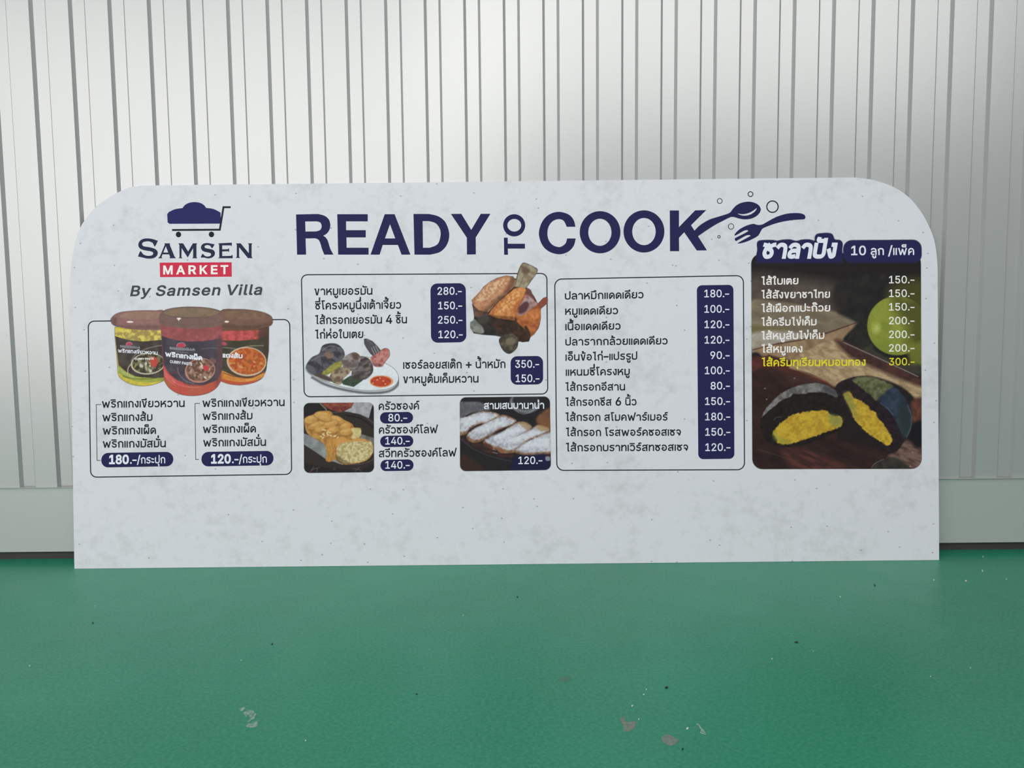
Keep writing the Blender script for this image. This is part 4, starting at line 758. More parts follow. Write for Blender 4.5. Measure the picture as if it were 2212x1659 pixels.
L([[(1546, 644), (1592, 644), (1670, 738), (1670, 655), (1660, 644), (1704, 644), (1697, 655), (1697, 770), (1706, 786), (1662, 786), (1577, 682), (1577, 772), (1588, 784), (1545, 784), (1555, 772), (1555, 656)]], 'slate letter N')
badge = flat('emblem_band', [z([(818, 829), (1506, 825), (1508, 963), (822, 967)])], RED, board, 1, 'red band under the emblem name')
for ch, a, b_ in (('M', 852, 943), ('A', 975, 1063), ('R', 1093, 1170), ('K', 1200, 1277), ('E', 1308, 1372), ('T', 1400, 1474)):
    p = z([(a, 939 - (a - 852) * .006), (b_, 938 - (a - 852) * .006)])
    text('band_letter', ch, *p[0], *p[1], 17.8, CREAM, badge, 2, bold=26, ref=509, track=0)
p = z([(535, 1147), (1790, 1134)])
text('byline_text', 'By Samsen Villa', *p[0], *p[1], 21.5, GREY, board, 1, bold=20, slant=.21, ref=509, track=42)

# outlined frames
def frame(c4, r=14, w=2.3):
    o = rrect(c4, r); return flat('menu_frame', [o_ for o_ in stroke(o, w, True)], LINE, board, 1)
frame([(190.6, 693.8), (625.8, 690.2), (630, 1024.6), (196, 1030.8)], 13)
frame([(651, 593.6), (1181.3, 590.6), (1183.2, 851), (657.2, 857.2)], 13)
frame([(1198.3, 603), (1605.8, 595.2), (1608.2, 1014.6), (1202.9, 1016.2)], 15)

def pill(c4, r, lb=None): return flat('price_panel', [rrect(c4, r)], NAVY, board, 1, lb)
def prices(par, rows, h=15.9):
    for s, x0, x1, y in rows: text('price_text', s, x0, y + .3, x1, y, h, WHITE, par, 2, bold=9, ref=509, track=0)
zt = lambda zz, s, a, b_, h, mat=BLACK, par=None, name='menu_line', lay=1, bold=9, **k: text(name, s, *zz([a])[0], *zz([b_])[0], h, mat, par or board, lay, bold=bold, **k)

# curry paste lists
z = Z(170, 840, 4.608)
for s, a, b_ in (('พริกแกงเขียวหวาน', (232, 187), (1055, 180)), ('พริกแกงส้ม', (237, 322), (735, 317)), ('พริกแกงเผ็ด', (240, 455), (770, 448)), ('พริกแกงมัสมั่น', (240, 585), (868, 580)),
                 ('พริกแกงเขียวหวาน', (1232, 180), (2050, 170)), ('พริกแกงส้ม', (1235, 310), (1730, 303)), ('พริกแกงเผ็ด', (1237, 440), (1765, 433)), ('พริกแกงมัสมั่น', (1240, 573), (1865, 567))):
    zt(z, s, a, b_, 13.6)
for br in ([(224, 156), (175, 156.5), (183, 712), (217, 712)], [(1207, 145), (1158, 146), (1165, 703), (1197, 703)]):
    flat('bracket_line', [z(q) for q in stroke(br, 6)], LINE, board, 1)
for c4, t1, t2, s1 in (([(225, 638), (940, 626), (943, 770), (225, 783)], ((303, 745), (500, 744)), ((512, 744), (862, 740)), '180'),
                       ([(1222, 628), (1938, 616), (1940, 761), (1222, 773)], ((1318, 740), (1515, 738)), ((1527, 738), (1873, 734)), '120')):
    q = pill(z(c4), 15)
    zt(z, s1, *t1, 18.3, WHITE, q, 'price_text', 2, bold=34, ref=509, track=0)
    zt(z, '.-/กระปุก', *t2, 13.3, WHITE, q, 'price_text', 2, bold=5, track=0)

# middle list
z = Z(640, 570, 3.95)
for s, a, b_ in (('ขาหมูเยอรมัน', (155, 267), (650, 262)), ('ซี่โครงหมูนึ่งเต้าเจี้ยว', (160, 389), (895, 382)), ('ไส้กรอกเยอรมัน 4 ชิ้น', (160, 514), (945, 507)), ('ไก่ห่อใบเตย', (160, 638), (572, 632)),
                 ('เซอร์ลอยสเต๊ก + น้ำหมัก', (912, 895), (1785, 888)), ('ขาหมูต้มเค็มหวาน', (912, 1017), (1555, 1012))):
    zt(z, s, a, b_, 13.9, capscale=1.0)
q = pill(z([(1144, 168), (1446, 164), (1452, 668), (1150, 674)]), 15)
prices(q, [(s, *[z([(a, 0)])[0][0] for a in ab], z([(0, y)])[0][1]) for s, ab, y in (('280.-', (1205, 1412), 262), ('150.-', (1211, 1415), 386), ('250.-', (1209, 1418), 508), ('120.-', (1213, 1420), 632))])
q = pill(z([(1828, 789), (2105, 785), (2107, 1028), (1830, 1032)]), 14)
prices(q, [(s, *[z([(a, 0)])[0][0] for a in ab], z([(0, y)])[0][1]) for s, ab, y in (('350.-', (1868, 2072), 885), ('150.-', (1872, 2075), 1007))])

# right list
z = Z(1190, 580, 5.144)
for s, a, b_ in (('ปลาหมึกแดดเดียว', (155, 345), (1030, 330)), ('หมูแดดเดียว', (158, 515), (747, 507)), ('เนื้อแดดเดียว', (160, 686), (775, 678)), ('ปลารากกล้วยแดดเดียว', (160, 855), (1297, 843)),
                 ('เอ็นข้อไก่-แปรรูป', (162, 1025), (960, 1012)), ('แหนมซี่โครงหมู', (165, 1192), (877, 1183))):
    zt(z, s, a, b_, 13.2)
z = Z(1190, 800, 5.144)
for s, a, b_ in (('ไส้กรอกอีสาน', (160, 227), (825, 222)), ('ไส้กรอกชีส 6 นิ้ว', (160, 396), (952, 388)), ('ไส้กรอก สโมคฟาร์เมอร์', (160, 562), (1300, 557)),
                 ('ไส้กรอก โรสพอร์คซอสเซจ', (165, 731), (1445, 725)), ('ไส้กรอกบราทเวิร์สทซอสเซจ', (165, 900), (1525, 893))):
    zt(z, s, a, b_, 13.2)
q = pill([(1505.2, 616.3), (1584.2, 615.2), (1586.4, 991), (1508.4, 992)], 11)
rows = [('180.-', 641.8), ('100.-', 675), ('120.-', 708.3), ('120.-', 741.7), ('90.-', 775), ('100.-', 807.8), ('80.-', 840.9), ('150.-', 874.3), ('180.-', 907.5), ('150.-', 940.6), ('120.-', 973.7)]
prices(q, [(s, (1521.4 if len(s) == 5 else 1533.6) + i * .22, 1574.9 + i * .28, y) for i, (s, y) in enumerate(rows)])

# bread names and prices
z = Z(640, 840, 3.95)
for s, a, b_ in (('ครัวซองค์', (703, 180), (1050, 175)), ('ครัวซองค์โลฟ', (705, 382), (1210, 377)), ('สวีทครัวซองค์โลฟ', (705, 583), (1370, 575))):
    zt(z, s, a, b_, 13.6)
for c4, s, x0, x1, y in (([(714, 200), (996, 196), (997, 293), (715, 297)], '80.-', 785, 947, 277), ([(715, 401), (998, 396), (999, 493), (717, 498)], '140.-', 760, 968, 474), ([(718, 606), (1000, 601), (1001, 698), (719, 703)], '140.-', 760, 968, 680)):
    q = pill(z(c4), 12)
    zt(z, s, (x0, y), (x1, y - 1), 15.7, WHITE, q, 'price_text', 2, bold=9, ref=509, track=0)

# ------------------------------------------------------------ printed photographs
# three curry paste jars
z = Z(170, 650, 4.608)
a = Art(238, 660, 592, 858, 1.0, z)
def bowl(cx, cy, rx, ry, rot, rim, c1, c2, bits, seed):
    a.put(ell(cx, cy, rx, ry, 28, rot), rim, cover=True, sm=False)
    a.put(ell(cx + 3, cy - 3, rx * .93, ry * .91, 28, rot), c1, c2=c2, sharp=2.2, ns=5, seed=seed, cover=True, sm=False, feather=1)
    rg = random.Random(seed)
    for i in range(len(bits) * 5):
        t = rg.uniform(0, 6.28); q = rg.uniform(0, .75) ** .6
        x, y = cx + rx * q * math.cos(t), cy + ry * q * math.sin(t)
        a.put(ell(x, y, rg.uniform(10, 24), rg.uniform(6, 14), 9, rg.uniform(0, 3)), bits[i % len(bits)], a=.85, cover=True, sm=False)
# left jar
a.put([(358, 260), (360, 350), (374, 500), (386, 650), (394, 735), (440, 790), (530, 832), (640, 848), (760, 830), (850, 795), (850, 250)], (204, 180, 58), noise=.12, sm=600)
a.put([(360, 280), (600, 290), (850, 270), (850, 395), (700, 398), (640, 400), (520, 392), (430, 375), (364, 345)], (220, 196, 84), c2=(162, 138, 74), sharp=1.8, ns=7, seed=4, cover=True, sm=False)
a.put([(364, 350), (430, 372), (520, 392), (640, 404), (740, 396), (850, 384), (850, 765), (760, 768), (640, 762), (560, 752), (470, 705), (396, 640)], (66, 56, 54), c2=(84, 74, 70), ns=14, sharp=1, cover=True, sm=False)
a.put([(392, 640), (470, 705), (560, 750), (660, 768), (850, 768), (850, 800), (700, 812), (560, 800), (450, 760), (398, 715)], (162, 168, 66), c2=(140, 146, 62), ns=8, cover=True, sm=False)
for dy in (0, 16): a.line([(392, 660 + dy), (460, 715 + dy), (560, 760 + dy)], (205, 208, 180), .8, .8)
a.line([(440, 745), (520, 770), (640, 778), (780, 768)], (70, 80, 40), 1.2, .8)
a.line([(490, 720), (492, 670), (520, 630)], (215, 190, 165), 1.6)
bowl(690, 625, 172, 108, -.08, (204, 184, 162), (120, 110, 82), (64, 58, 46), [(196, 188, 168), (150, 152, 96), (70, 66, 50), (205, 200, 180)], 7)
a.put([(705, 590), (740, 555), (775, 570), (790, 610), (770, 650), (740, 660)], (196, 72, 60), cover=True)
a.line([(520, 600), (560, 540), (640, 490), (740, 458), (850, 440)], (190, 175, 165), 1.0, .8)
a.put(ell(502, 428, 34, 17, 20), (190, 66, 90), cover=True, sm=False); a.line([(470, 440), (490, 414), (515, 412), (538, 438)], (205, 180, 190), .8, .8)
a.line([(412, 452), (470, 466), (610, 470)], (128, 122, 128), 2.6, .8); a.line([(455, 480), (550, 490)], (150, 145, 150), 1, .8)
a.put([(318, 200), (324, 172), (360, 135), (420, 112), (520, 100), (650, 94), (760, 96), (850, 105), (850, 275), (700, 290), (560, 286), (430, 268), (345, 240)], (148, 104, 100), noise=.07, ns=8)
a.put(ell(640, 146, 235, 40, 26, -.02), (160, 120, 106), c2=(146, 112, 92), ns=10, cover=True, sm=False)
a.shade([(345, 238), (430, 268), (560, 286), (850, 275), (850, 240), (560, 240)], .84, 3)
a.shade([(318, 200), (345, 160), (385, 180), (365, 245)], .8, 3)
a.put(ell(512, 209, 34, 9, 14), (250, 215, 205), cover=True, sm=False)
a.line([(324, 172), (360, 135), (420, 112), (520, 100), (650, 94), (820, 98)], (105, 78, 76), 1.0, .7)
# right jar
a.put([(1400, 240), (1895, 250), (1892, 500), (1866, 690), (1830, 765), (1750, 812), (1620, 838), (1500, 828), (1400, 795)], (126, 76, 56), noise=.08, sm=640)
a.put([(1400, 300), (1860, 290), (1780, 385), (1600, 395), (1400, 392)], (206, 84, 84), c2=(170, 70, 66), ns=6, sharp=1.6, cover=True, sm=False)
a.put([(1400, 395), (1600, 398), (1790, 380), (1890, 330), (1888, 520), (1864, 690), (1700, 755), (1580, 750), (1400, 690)], (64, 62, 48), c2=(80, 70, 58), ns=14, cover=True, sm=False)
a.put([(1790, 290), (1895, 262), (1892, 420), (1860, 650), (1810, 640), (1850, 450), (1800, 400)], (74, 56, 50), cover=True, a=.7, feather=3)
bowl(1672, 604, 198, 146, .05, (205, 178, 150), (206, 104, 48), (176, 78, 38), [(214, 146, 74), (196, 120, 60), (224, 150, 92), (150, 90, 50)], 12)
a.put([(1400, 690), (1500, 725), (1600, 762), (1720, 770), (1850, 715), (1830, 760), (1750, 795), (1600, 812), (1400, 780)], (228, 146, 62), c2=(205, 120, 50), ns=8, cover=True)
a.put([(1400, 775), (1600, 808), (1750, 792), (1800, 785), (1740, 816), (1620, 838), (1500, 828), (1400, 798)], (196, 82, 58), cover=True)
a.line([(1440, 715), (1540, 748), (1660, 762), (1740, 752)], (60, 46, 36), 1.5, .8)
a.line([(1480, 560), (1560, 490), (1680, 452), (1840, 445)], (200, 190, 170), 1.1, .8)
a.put([(1425, 410), (1450, 405), (1474, 425), (1470, 444), (1425, 440)], (180, 74, 92), cover=True)
a.line([(1430, 462), (1560, 476)], (128, 122, 118), 2.4, .8)
a.put([(1410, 100), (1560, 82), (1700, 88), (1820, 108), (1900, 140), (1928, 175), (1928, 225), (1885, 255), (1700, 288), (1550, 284), (1410, 268)], (124, 88, 74), noise=.07, ns=8)
a.put(ell(1640, 140, 225, 42, 26, .03), (134, 102, 80), c2=(120, 88, 70), ns=10, cover=True, sm=False)
a.shade([(1410, 262), (1550, 284), (1700, 288), (1900, 250), (1920, 215), (1700, 245), (1410, 230)], .85, 3)
a.put(ell(1474, 207, 22, 9, 14), (250, 225, 210), cover=True, sm=False)
a.line([(1430, 94), (1560, 82), (1700, 88), (1820, 108), (1900, 140), (1928, 175)], (92, 68, 62), 1.0, .7)
# front jar
a.put([(816, 230), (1422, 230), (1426, 600), (1418, 790), (1375, 862), (1285, 920), (1150, 945), (1010, 930), (905, 872), (852, 795), (836, 560)], (200, 78, 66), c2=(186, 92, 66), ns=18, sm=700)
a.put([(816, 240), (1422, 238), (1424, 380), (1200, 400), (1000, 398), (822, 345)], (168, 84, 86), c2=(146, 76, 76), ns=7, sharp=1.5, cover=True, sm=False)
a.put([(824, 345), (900, 372), (1000, 395), (1120, 404), (1250, 398), (1425, 372), (1424, 700), (1380, 790), (1250, 838), (1100, 832), (980, 790), (900, 725), (846, 640), (836, 520)], (68, 60, 70), c2=(84, 74, 84), ns=16, cover=True, sm=False)
a.put([(1370, 380), (1425, 370), (1424, 700), (1415, 800), (1360, 850), (1370, 700), (1380, 500)], (112, 66, 68), cover=True, a=.55, feather=4)
a.put([(846, 640), (900, 725), (980, 790), (1060, 826), (1000, 850), (900, 800), (852, 730)], (206, 78, 76), cover=True)
for dy in (0, 22, 44): a.line([(850, 690 + dy), (900, 752 + dy), (960, 795 + dy)], (240, 160, 150), .7, .8)
a.line([(930, 790), (1000, 835), (1120, 860), (1200, 856)], (235, 150, 145), .8, .8)
a.line([(1040, 815), (1120, 842), (1230, 838), (1330, 800)], (120, 60, 56), 1.4, .8)
a.line([(985, 660), (1000, 730), (1070, 800), (1150, 822)], (160, 150, 155), 1.0, .8)
bowl(1208, 692, 152, 122, -.2, (196, 132, 118), (160, 116, 100), (104, 74, 60), [(214, 200, 186), (176, 140, 112), (96, 66, 52), (196, 160, 140), (140, 100, 78)], 21)
a.put([(1235, 650), (1270, 640), (1300, 660), (1290, 690), (1255, 695)], (200, 66, 70), cover=True)
a.put(ell(1330, 600, 40, 30, 16), (150, 92, 90), cover=True, sm=False, a=.6)
a.put([(978, 452), (985, 430), (1010, 422), (1045, 424), (1064, 448), (1040, 462), (1000, 462)], (196, 62, 84), cover=True)
a.line([(976, 456), (985, 428), (1015, 418), (1048, 422), (1066, 452)], (215, 190, 198), .9, .8)
a.line([(905, 470), (960, 482), (1060, 488), (1160, 486)], (126, 122, 134), 4, .8); a.line([(965, 505), (1090, 518)], (150, 146, 155), 1.2, .8)
a.line([(1220, 480), (1290, 470), (1380, 470)], (140, 136, 150), 1.0, .6)
a.line([(890, 650), (930, 630), (910, 680), (960, 690)], (96, 104, 88), 1.4, .6); a.line([(920, 720), (980, 715), (1000, 740)], (150, 60, 76), 1.8, .7)
a.put([(800, 160), (828, 108), (900, 78), (1010, 62), (1120, 58), (1250, 64), (1350, 80), (1420, 108), (1436, 160), (1425, 240), (1250, 270), (1100, 274), (950, 264), (815, 236)], (124, 92, 86), noise=.06, ns=8)
a.put(ell(1120, 118, 272, 48, 30), (140, 112, 90), c2=(126, 104, 82), ns=12, cover=True, sm=False)
a.line([(835, 130), (950, 158), (1120, 166), (1300, 156), (1408, 125)], (98, 74, 72), 1.2, .7)
a.line([(812, 206), (950, 232), (1120, 240), (1300, 232), (1428, 205)], (104, 78, 74), 1.4, .6)
a.put([(975, 172), (1005, 168), (1020, 178), (1002, 188), (996, 200), (988, 186)], (250, 226, 214), cover=True)
a.line([(828, 108), (900, 78), (1010, 62), (1120, 58), (1250, 64), (1350, 80), (1420, 104)], (92, 70, 68), 1.2, .8)
jars = a.build('jar_photograph', board, 2, 'printed picture of three curry paste jars with brown lids')
zt(z, 'พริกแกงเขียวหวาน', (392, 512), (786, 536), 6.4, WHITE, jars, 'jar_text', 2.6, bold=14, track=0)
zt(z, 'CURRY PASTE', (560, 588), (748, 584), 4, CREAM, jars, 'jar_text', 2.6, bold=26, ref=509, track=0)
zt(z, 'พริกแกงเผ็ด', (862, 550), (1232, 592), 8.2, WHITE, jars, 'jar_text', 2.6, bold=22, track=0)
zt(z, 'CURRY PASTE', (908, 616), (1130, 643), 5.6, WHITE, jars, 'jar_text', 2.6, bold=26, ref=509, track=0)
zt(z, 'แกงส้ม', (1434, 562), (1632, 570), 7.6, WHITE, jars, 'jar_text', 2.6, bold=22, track=0)
for (x, y, w, c) in ((905, 493, 250, 'SAMSENVILLA'), (412, 474, 200, 'SAMSENVILLA')):
    zt(z, c, (x, y - 14), (x + w, y), 4.6, GREY if False else ink('label_grey', (150, 146, 156)), jars, 'jar_text', 2.6, bold=24, ref=509, track=0)

# roast pork knuckle
z = Z(640, 570, 3.95)
a = Art(1012, 562, 1186, 768, 1.0, z)
a.put([(1505, 320), (1600, 220), (1850, 120), (2000, 240), (2060, 340), (2085, 400), (2070, 540), (2000, 620), (1960, 655), (1880, 660), (1780, 620), (1600, 600), (1500, 560), (1520, 440)], (84, 54, 44), c2=(58, 42, 38), ns=8)
a.put([(1505, 350), (1560, 390), (1650, 410), (1700, 470), (1800, 560), (1830, 620), (1760, 625), (1700, 612), (1600, 605), (1515, 592), (1484, 545), (1486, 498), (1520, 474)], (62, 54, 50), c2=(42, 38, 36), ns=9, sm=False)
a.put([(1484, 500), (1520, 472), (1550, 500), (1590, 540), (1600, 590), (1540, 590), (1490, 565)], (136, 134, 126), cover=True, feather=1.2, c2=(104, 106, 100), ns=6)
a.put([(1508, 370), (1560, 385), (1640, 405), (1625, 450), (1560, 460), (1515, 440)], (122, 82, 66), c2=(86, 62, 54), ns=6, cover=True, feather=1.5)
a.put([(1560, 450), (1640, 440), (1640, 490), (1580, 515), (1545, 490)], (70, 62, 58), cover=True, feather=2)
a.put([(1640, 430), (1700, 470), (1860, 490), (1950, 556), (1998, 625), (1985, 662), (1925, 668), (1880, 630), (1800, 612), (1730, 600), (1690, 540)], (74, 48, 38), c2=(50, 38, 32), ns=8, sharp=1.4, sm=False)
a.put([(1730, 645), (1775, 605), (1850, 600), (1890, 640), (1888, 705), (1855, 748), (1815, 767), (1775, 748), (1745, 705)], (104, 92, 76), c2=(66, 58, 50), ns=8, sharp=1.3)
a.put(ell(1825, 660, 40, 32, 16), (120, 104, 84), cover=True, sm=False, feather=2.5)
a.put([(1497, 310), (1520, 285), (1560, 245), (1600, 192), (1650, 155), (1710, 122), (1790, 99), (1850, 108), (1872, 140), (1870, 185), (1790, 262), (1700, 345), (1640, 412), (1560, 395), (1512, 355)], (200, 142, 104), c2=(172, 108, 76), ns=7, sharp=1.2, rough=.6, sm=False)
a.put([(1590, 230), (1650, 175), (1760, 125), (1820, 130), (1780, 190), (1700, 250), (1620, 300), (1560, 330), (1530, 310)], (220, 172, 132), c2=(186, 128, 90), ns=4, sharp=2.2, cover=True, feather=3)
a.shade([(1840, 110), (1875, 150), (1870, 190), (1640, 410), (1600, 400), (1700, 300), (1800, 210)], .66, 4)
a.put([(1945, 190), (2000, 222), (2022, 280), (2035, 320), (2065, 335), (2105, 292), (2135, 282), (2147, 305), (2143, 335), (2085, 385), (2086, 470), (2065, 550), (2030, 600), (2002, 622), (1950, 560), (1880, 490), (1860, 430), (1890, 340)], (190, 104, 52), c2=(150, 76, 40), ns=8, sharp=1.1, sm=False)
a.put([(1950, 200), (2000, 226), (2022, 285), (2010, 305), (1960, 265)], (112, 66, 58), cover=True, feather=1.5)
a.put([(1955, 270), (1990, 275), (2030, 315), (2060, 338), (2000, 390), (1930, 440), (1890, 440), (1905, 370)], (184, 150, 150), c2=(146, 104, 100), ns=6, cover=True, feather=1.5)
a.put([(1900, 370), (1960, 320), (1985, 350), (1955, 410), (1900, 425)], (92, 54, 58), cover=True, feather=2)
a.put([(2000, 400), (2075, 385), (2080, 450), (2030, 480), (1950, 480), (1920, 450)], (214, 128, 66), c2=(186, 100, 48), ns=5, cover=True, feather=3)
a.put([(1945, 545), (1965, 530), (2000, 600), (1985, 612)], (70, 44, 34), cover=True, feather=1.5)
a.put([(2065, 335), (2105, 292), (2147, 305), (2143, 335), (2085, 382)], (140, 70, 56), cover=True, feather=1.5)
a.put([(1945, 190), (1960, 225), (1930, 285), (1895, 360), (1862, 430), (1868, 486), (1790, 474), (1700, 462), (1640, 432), (1665, 395), (1720, 330), (1800, 262), (1860, 212)], (212, 134, 72), c2=(178, 98, 52), ns=7, sharp=1.3, rough=.5, sm=False)
a.put([(1900, 215), (1930, 240), (1880, 330), (1820, 390), (1740, 420), (1700, 400), (1790, 300)], (230, 160, 94), c2=(194, 118, 62), ns=4, sharp=2, cover=True, feather=3)
a.shade([(1640, 432), (1700, 440), (1868, 455), (1868, 490), (1700, 470)], .7, 2)
a.put([(1858, 190), (1875, 130), (1898, 50), (1924, 0), (1945, -10), (1985, 4), (2030, 26), (2058, 46), (2052, 78), (2005, 145), (1955, 210), (1930, 200)], (164, 150, 124), c2=(128, 110, 88), ns=7, rot=.5, ax=.6)
a.line([(1865, 185), (1895, 75), (1924, 2), (1950, -8), (2005, 12), (2056, 46)], (92, 72, 62), 1.8, .85)
a.line([(2052, 80), (2000, 150), (1955, 212)], (104, 84, 66), 1.6, .8)
a.put([(1925, 20), (1970, 30), (1995, 60), (1960, 90), (1930, 70)], (98, 70, 56), cover=True, feather=2.5, a=.8)
a.line([(1940, 90), (1925, 150), (1905, 190)], (112, 92, 66), 1.6, .7)
a.build('knuckle_photograph', board, 2, 'printed picture of a roast pork knuckle with its bone')

# plate of leaf wrapped chicken
a = Art(656, 728, 862, 852, 1.0, z)
a.line([(130, 965), (250, 1030), (400, 1072), (560, 1098), (700, 1100), (800, 1082), (862, 1035), (882, 965)], (128, 130, 136), 4.5, .7, cover=False, feather=2)
a.put([(82, 905), (90, 870), (160, 800), (400, 780), (640, 800), (760, 848), (830, 890), (868, 945), (868, 1000), (830, 1045), (760, 1072), (650, 1082), (520, 1075), (380, 1046), (240, 1004), (130, 952)], (224, 225, 230), c2=(206, 208, 216), ns=20)
a.line([(84, 900), (130, 948), (240, 1002), (380, 1045), (520, 1074), (650, 1081), (760, 1071), (832, 1044)], (150, 150, 156), 1.3, .8)
a.put([(380, 1005), (460, 955), (560, 955), (645, 925), (560, 1000), (490, 1050), (400, 1030)], (52, 72, 56), c2=(74, 82, 66), ns=6, cover=True, sm=False)
a.put([(84, 868), (130, 800), (196, 765), (222, 700), (290, 678), (355, 688), (402, 735), (412, 785), (395, 835), (330, 860), (262, 925), (200, 965), (125, 940), (90, 905)], (96, 90, 98), c2=(62, 58, 66), ns=7, sharp=1.7, ax=.5, rot=.7)
a.line([(222, 740), (290, 700), (370, 720)], (140, 134, 142), 2, .6); a.line([(130, 830), (200, 790), (300, 780)], (130, 124, 130), 2, .6)
a.line([(200, 960), (225, 880), (210, 790)], (48, 44, 50), 2, .6); a.line([(230, 745), (270, 760), (340, 750)], (50, 46, 52), 2, .6)
a.put([(240, 760), (290, 755), (320, 790), (270, 810)], (130, 100, 88), cover=True, feather=2)
a.put([(388, 828), (385, 880), (320, 920), (240, 955), (215, 935), (260, 895), (320, 850)], (158, 152, 66), c2=(122, 116, 56), ns=5, cover=True, feather=1.5)
a.put([(520, 800), (600, 798), (640, 835), (658, 900), (640, 945), (590, 985), (520, 985), (470, 950)], (116, 104, 104), c2=(70, 58, 58), ns=7, sharp=1.6, ax=.5, rot=-.4)
a.put([(385, 830), (425, 785), (490, 755), (535, 775), (548, 820), (520, 880), (460, 915), (410, 895)], (150, 138, 136), c2=(104, 88, 86), ns=8, sharp=1.4, ax=.6, rot=.3)
a.put([(480, 770), (520, 775), (530, 815), (490, 815)], (96, 72, 66), cover=True, feather=2)
a.put([(285, 960), (330, 905), (390, 878), (445, 890), (460, 925), (410, 975), (375, 1030), (310, 1012)], (162, 142, 118), c2=(112, 90, 74), ns=6, sharp=1.4)
a.put([(150, 945), (215, 940), (290, 970), (300, 1005), (220, 985)], (84, 70, 66), cover=True, feather=2)
a.put([(578, 640), (598, 637), (650, 660), (690, 700), (722, 740), (705, 772), (665, 795), (632, 765), (596, 712), (580, 680)], (84, 76, 80), sm=False)
for q in range(3): a.line([(640 + q * 18, 715 - q * 10), (668 + q * 18, 775 - q * 10)], (196, 192, 196), 1.2, .8)
a.line([(598, 640), (650, 690)], (128, 118, 122), 2, .6)
a.put([(632, 802), (690, 765), (735, 728), (765, 720), (792, 735), (796, 785), (760, 835), (735, 872), (690, 880), (660, 866), (645, 838)], (170, 84, 80), c2=(196, 130, 120), ns=5, sharp=1.4)
a.shade([(640, 840), (735, 860), (735, 880), (660, 872)], .75, 2)
a.put(ell(727, 1003, 100, 52, 26), (222, 146, 88), cover=True, sm=False, rough=.6)
a.put(ell(722, 1003, 88, 44, 26), (202, 74, 46), c2=(180, 54, 36), ns=6, cover=True, sm=False)
for x, y in ((742, 1000), (690, 990), (655, 1018), (760, 1025), (715, 975)): a.put(ell(x, y, 7, 5, 8), (240, 180, 130), cover=True, sm=False)
a.build('plate_photograph', board, 2, 'printed picture of leaf wrapped chicken on a white plate with red sauce')

# plaited loaf
z = Z(640, 840, 3.95)
a = Art(654, 868, 810, 1024, 1.0, z, (40, 36, 36))
a.put([(-20, 300), (200, 200), (400, 190), (560, 220), (700, 300), (760, 450), (700, 600), (500, 690), (0, 600)], (52, 44, 42), cover=True, feather=1.5)
a.line([(300, 205), (450, 195), (570, 228), (680, 310)], (96, 88, 84), 1.6, .7); a.line([(420, 225), (560, 258), (680, 350)], (30, 26, 26), 3, .8)
a.line([(420, 640), (540, 645), (640, 610), (690, 560)], (110, 104, 98), 1.2, .6)
a.put([(230, 100), (520, 100), (500, 140), (440, 175), (370, 195), (300, 180), (245, 150)], (152, 74, 56), c2=(112, 50, 44), ns=7, sharp=1.3, cover=True)
a.put([(500, 105), (560, 118), (660, 105), (640, 170), (620, 250), (540, 215), (410, 190), (470, 160)], (172, 168, 172), c2=(146, 142, 146), ns=9, cover=True, sm=False)
a.line([(520, 120), (512, 205)], (120, 118, 122), 1.2, .7); a.line([(200, 120), (260, 180)], (150, 140, 140), 2.4, .8)
a.put([(50, 375), (130, 402), (250, 480), (330, 570), (400, 650), (330, 625), (260, 605), (160, 535), (50, 465)], (148, 148, 148), c2=(120, 120, 122), ns=10, cover=True, sm=False)
a.put([(540, 380), (680, 425), (680, 490), (600, 470), (540, 440)], (130, 122, 118), c2=(100, 92, 90), ns=8, cover=True, sm=False)
a.put([(68, 275), (80, 245), (130, 225), (190, 198), (260, 184), (300, 196), (320, 225), (400, 262), (480, 300), (492, 328), (540, 340), (552, 380), (530, 425), (590, 430), (645, 455), (658, 530), (625, 590), (560, 628), (445, 646), (385, 640), (330, 602), (285, 622), (250, 608), (262, 560), (245, 480), (190, 440), (110, 395), (78, 340)], (190, 136, 66), c2=(158, 104, 50), ns=8, sharp=1.2, cover=True, rough=.5)
seg = [((125, 262), 58, 34, -.2), ((225, 225), 72, 34, .1), ((350, 262), 62, 30, .35), ((170, 310), 72, 28, -.35), ((290, 300), 66, 30, -.3), ((245, 250), 60, 24, .2), ((420, 318), 52, 28, -.3), ((310, 350), 60, 28, -.35), ((430, 365), 60, 30, -.2), ((200, 345), 50, 22, -.3)]
for (cx, cy), rx, ry, r in seg:
    a.put(ell(cx, cy + 5, rx * 1.06, ry * 1.1, 18, r), (146, 94, 46), cover=True, sm=False, feather=1.8, a=.7)
    a.put(ell(cx, cy, rx, ry, 18, r), (204, 150, 76), c2=(188, 130, 62), ns=6, cover=True, sm=False, feather=1.2)
    a.put(ell(cx - 5, cy - ry * .35, rx * .6, ry * .35, 12, r), (226, 176, 102), cover=True, sm=False, feather=3, a=.55)
for i in range(14):
    rg = random.Random(i); x, y = rg.uniform(190, 360), rg.uniform(340, 420)
    a.put(ell(x, y, 13, 6, 8, rg.uniform(-1, 1)), (224, 190, 132), cover=True, sm=False)
a.put([(470, 340), (545, 335), (552, 380), (530, 425), (470, 420), (485, 380)], (212, 196, 134), c2=(188, 160, 98), ns=5, cover=True, feather=1.5)
a.put([(270, 430), (330, 415), (345, 470), (335, 560), (300, 620), (255, 610), (262, 560), (250, 490)], (200, 140, 62), c2=(172, 112, 48), ns=5, cover=True, ax=2, feather=1.2)
a.put([(335, 430), (400, 410), (450, 440), (530, 420), (600, 440), (560, 475), (440, 480), (350, 500)], (206, 142, 70), cover=True, feather=1.5)
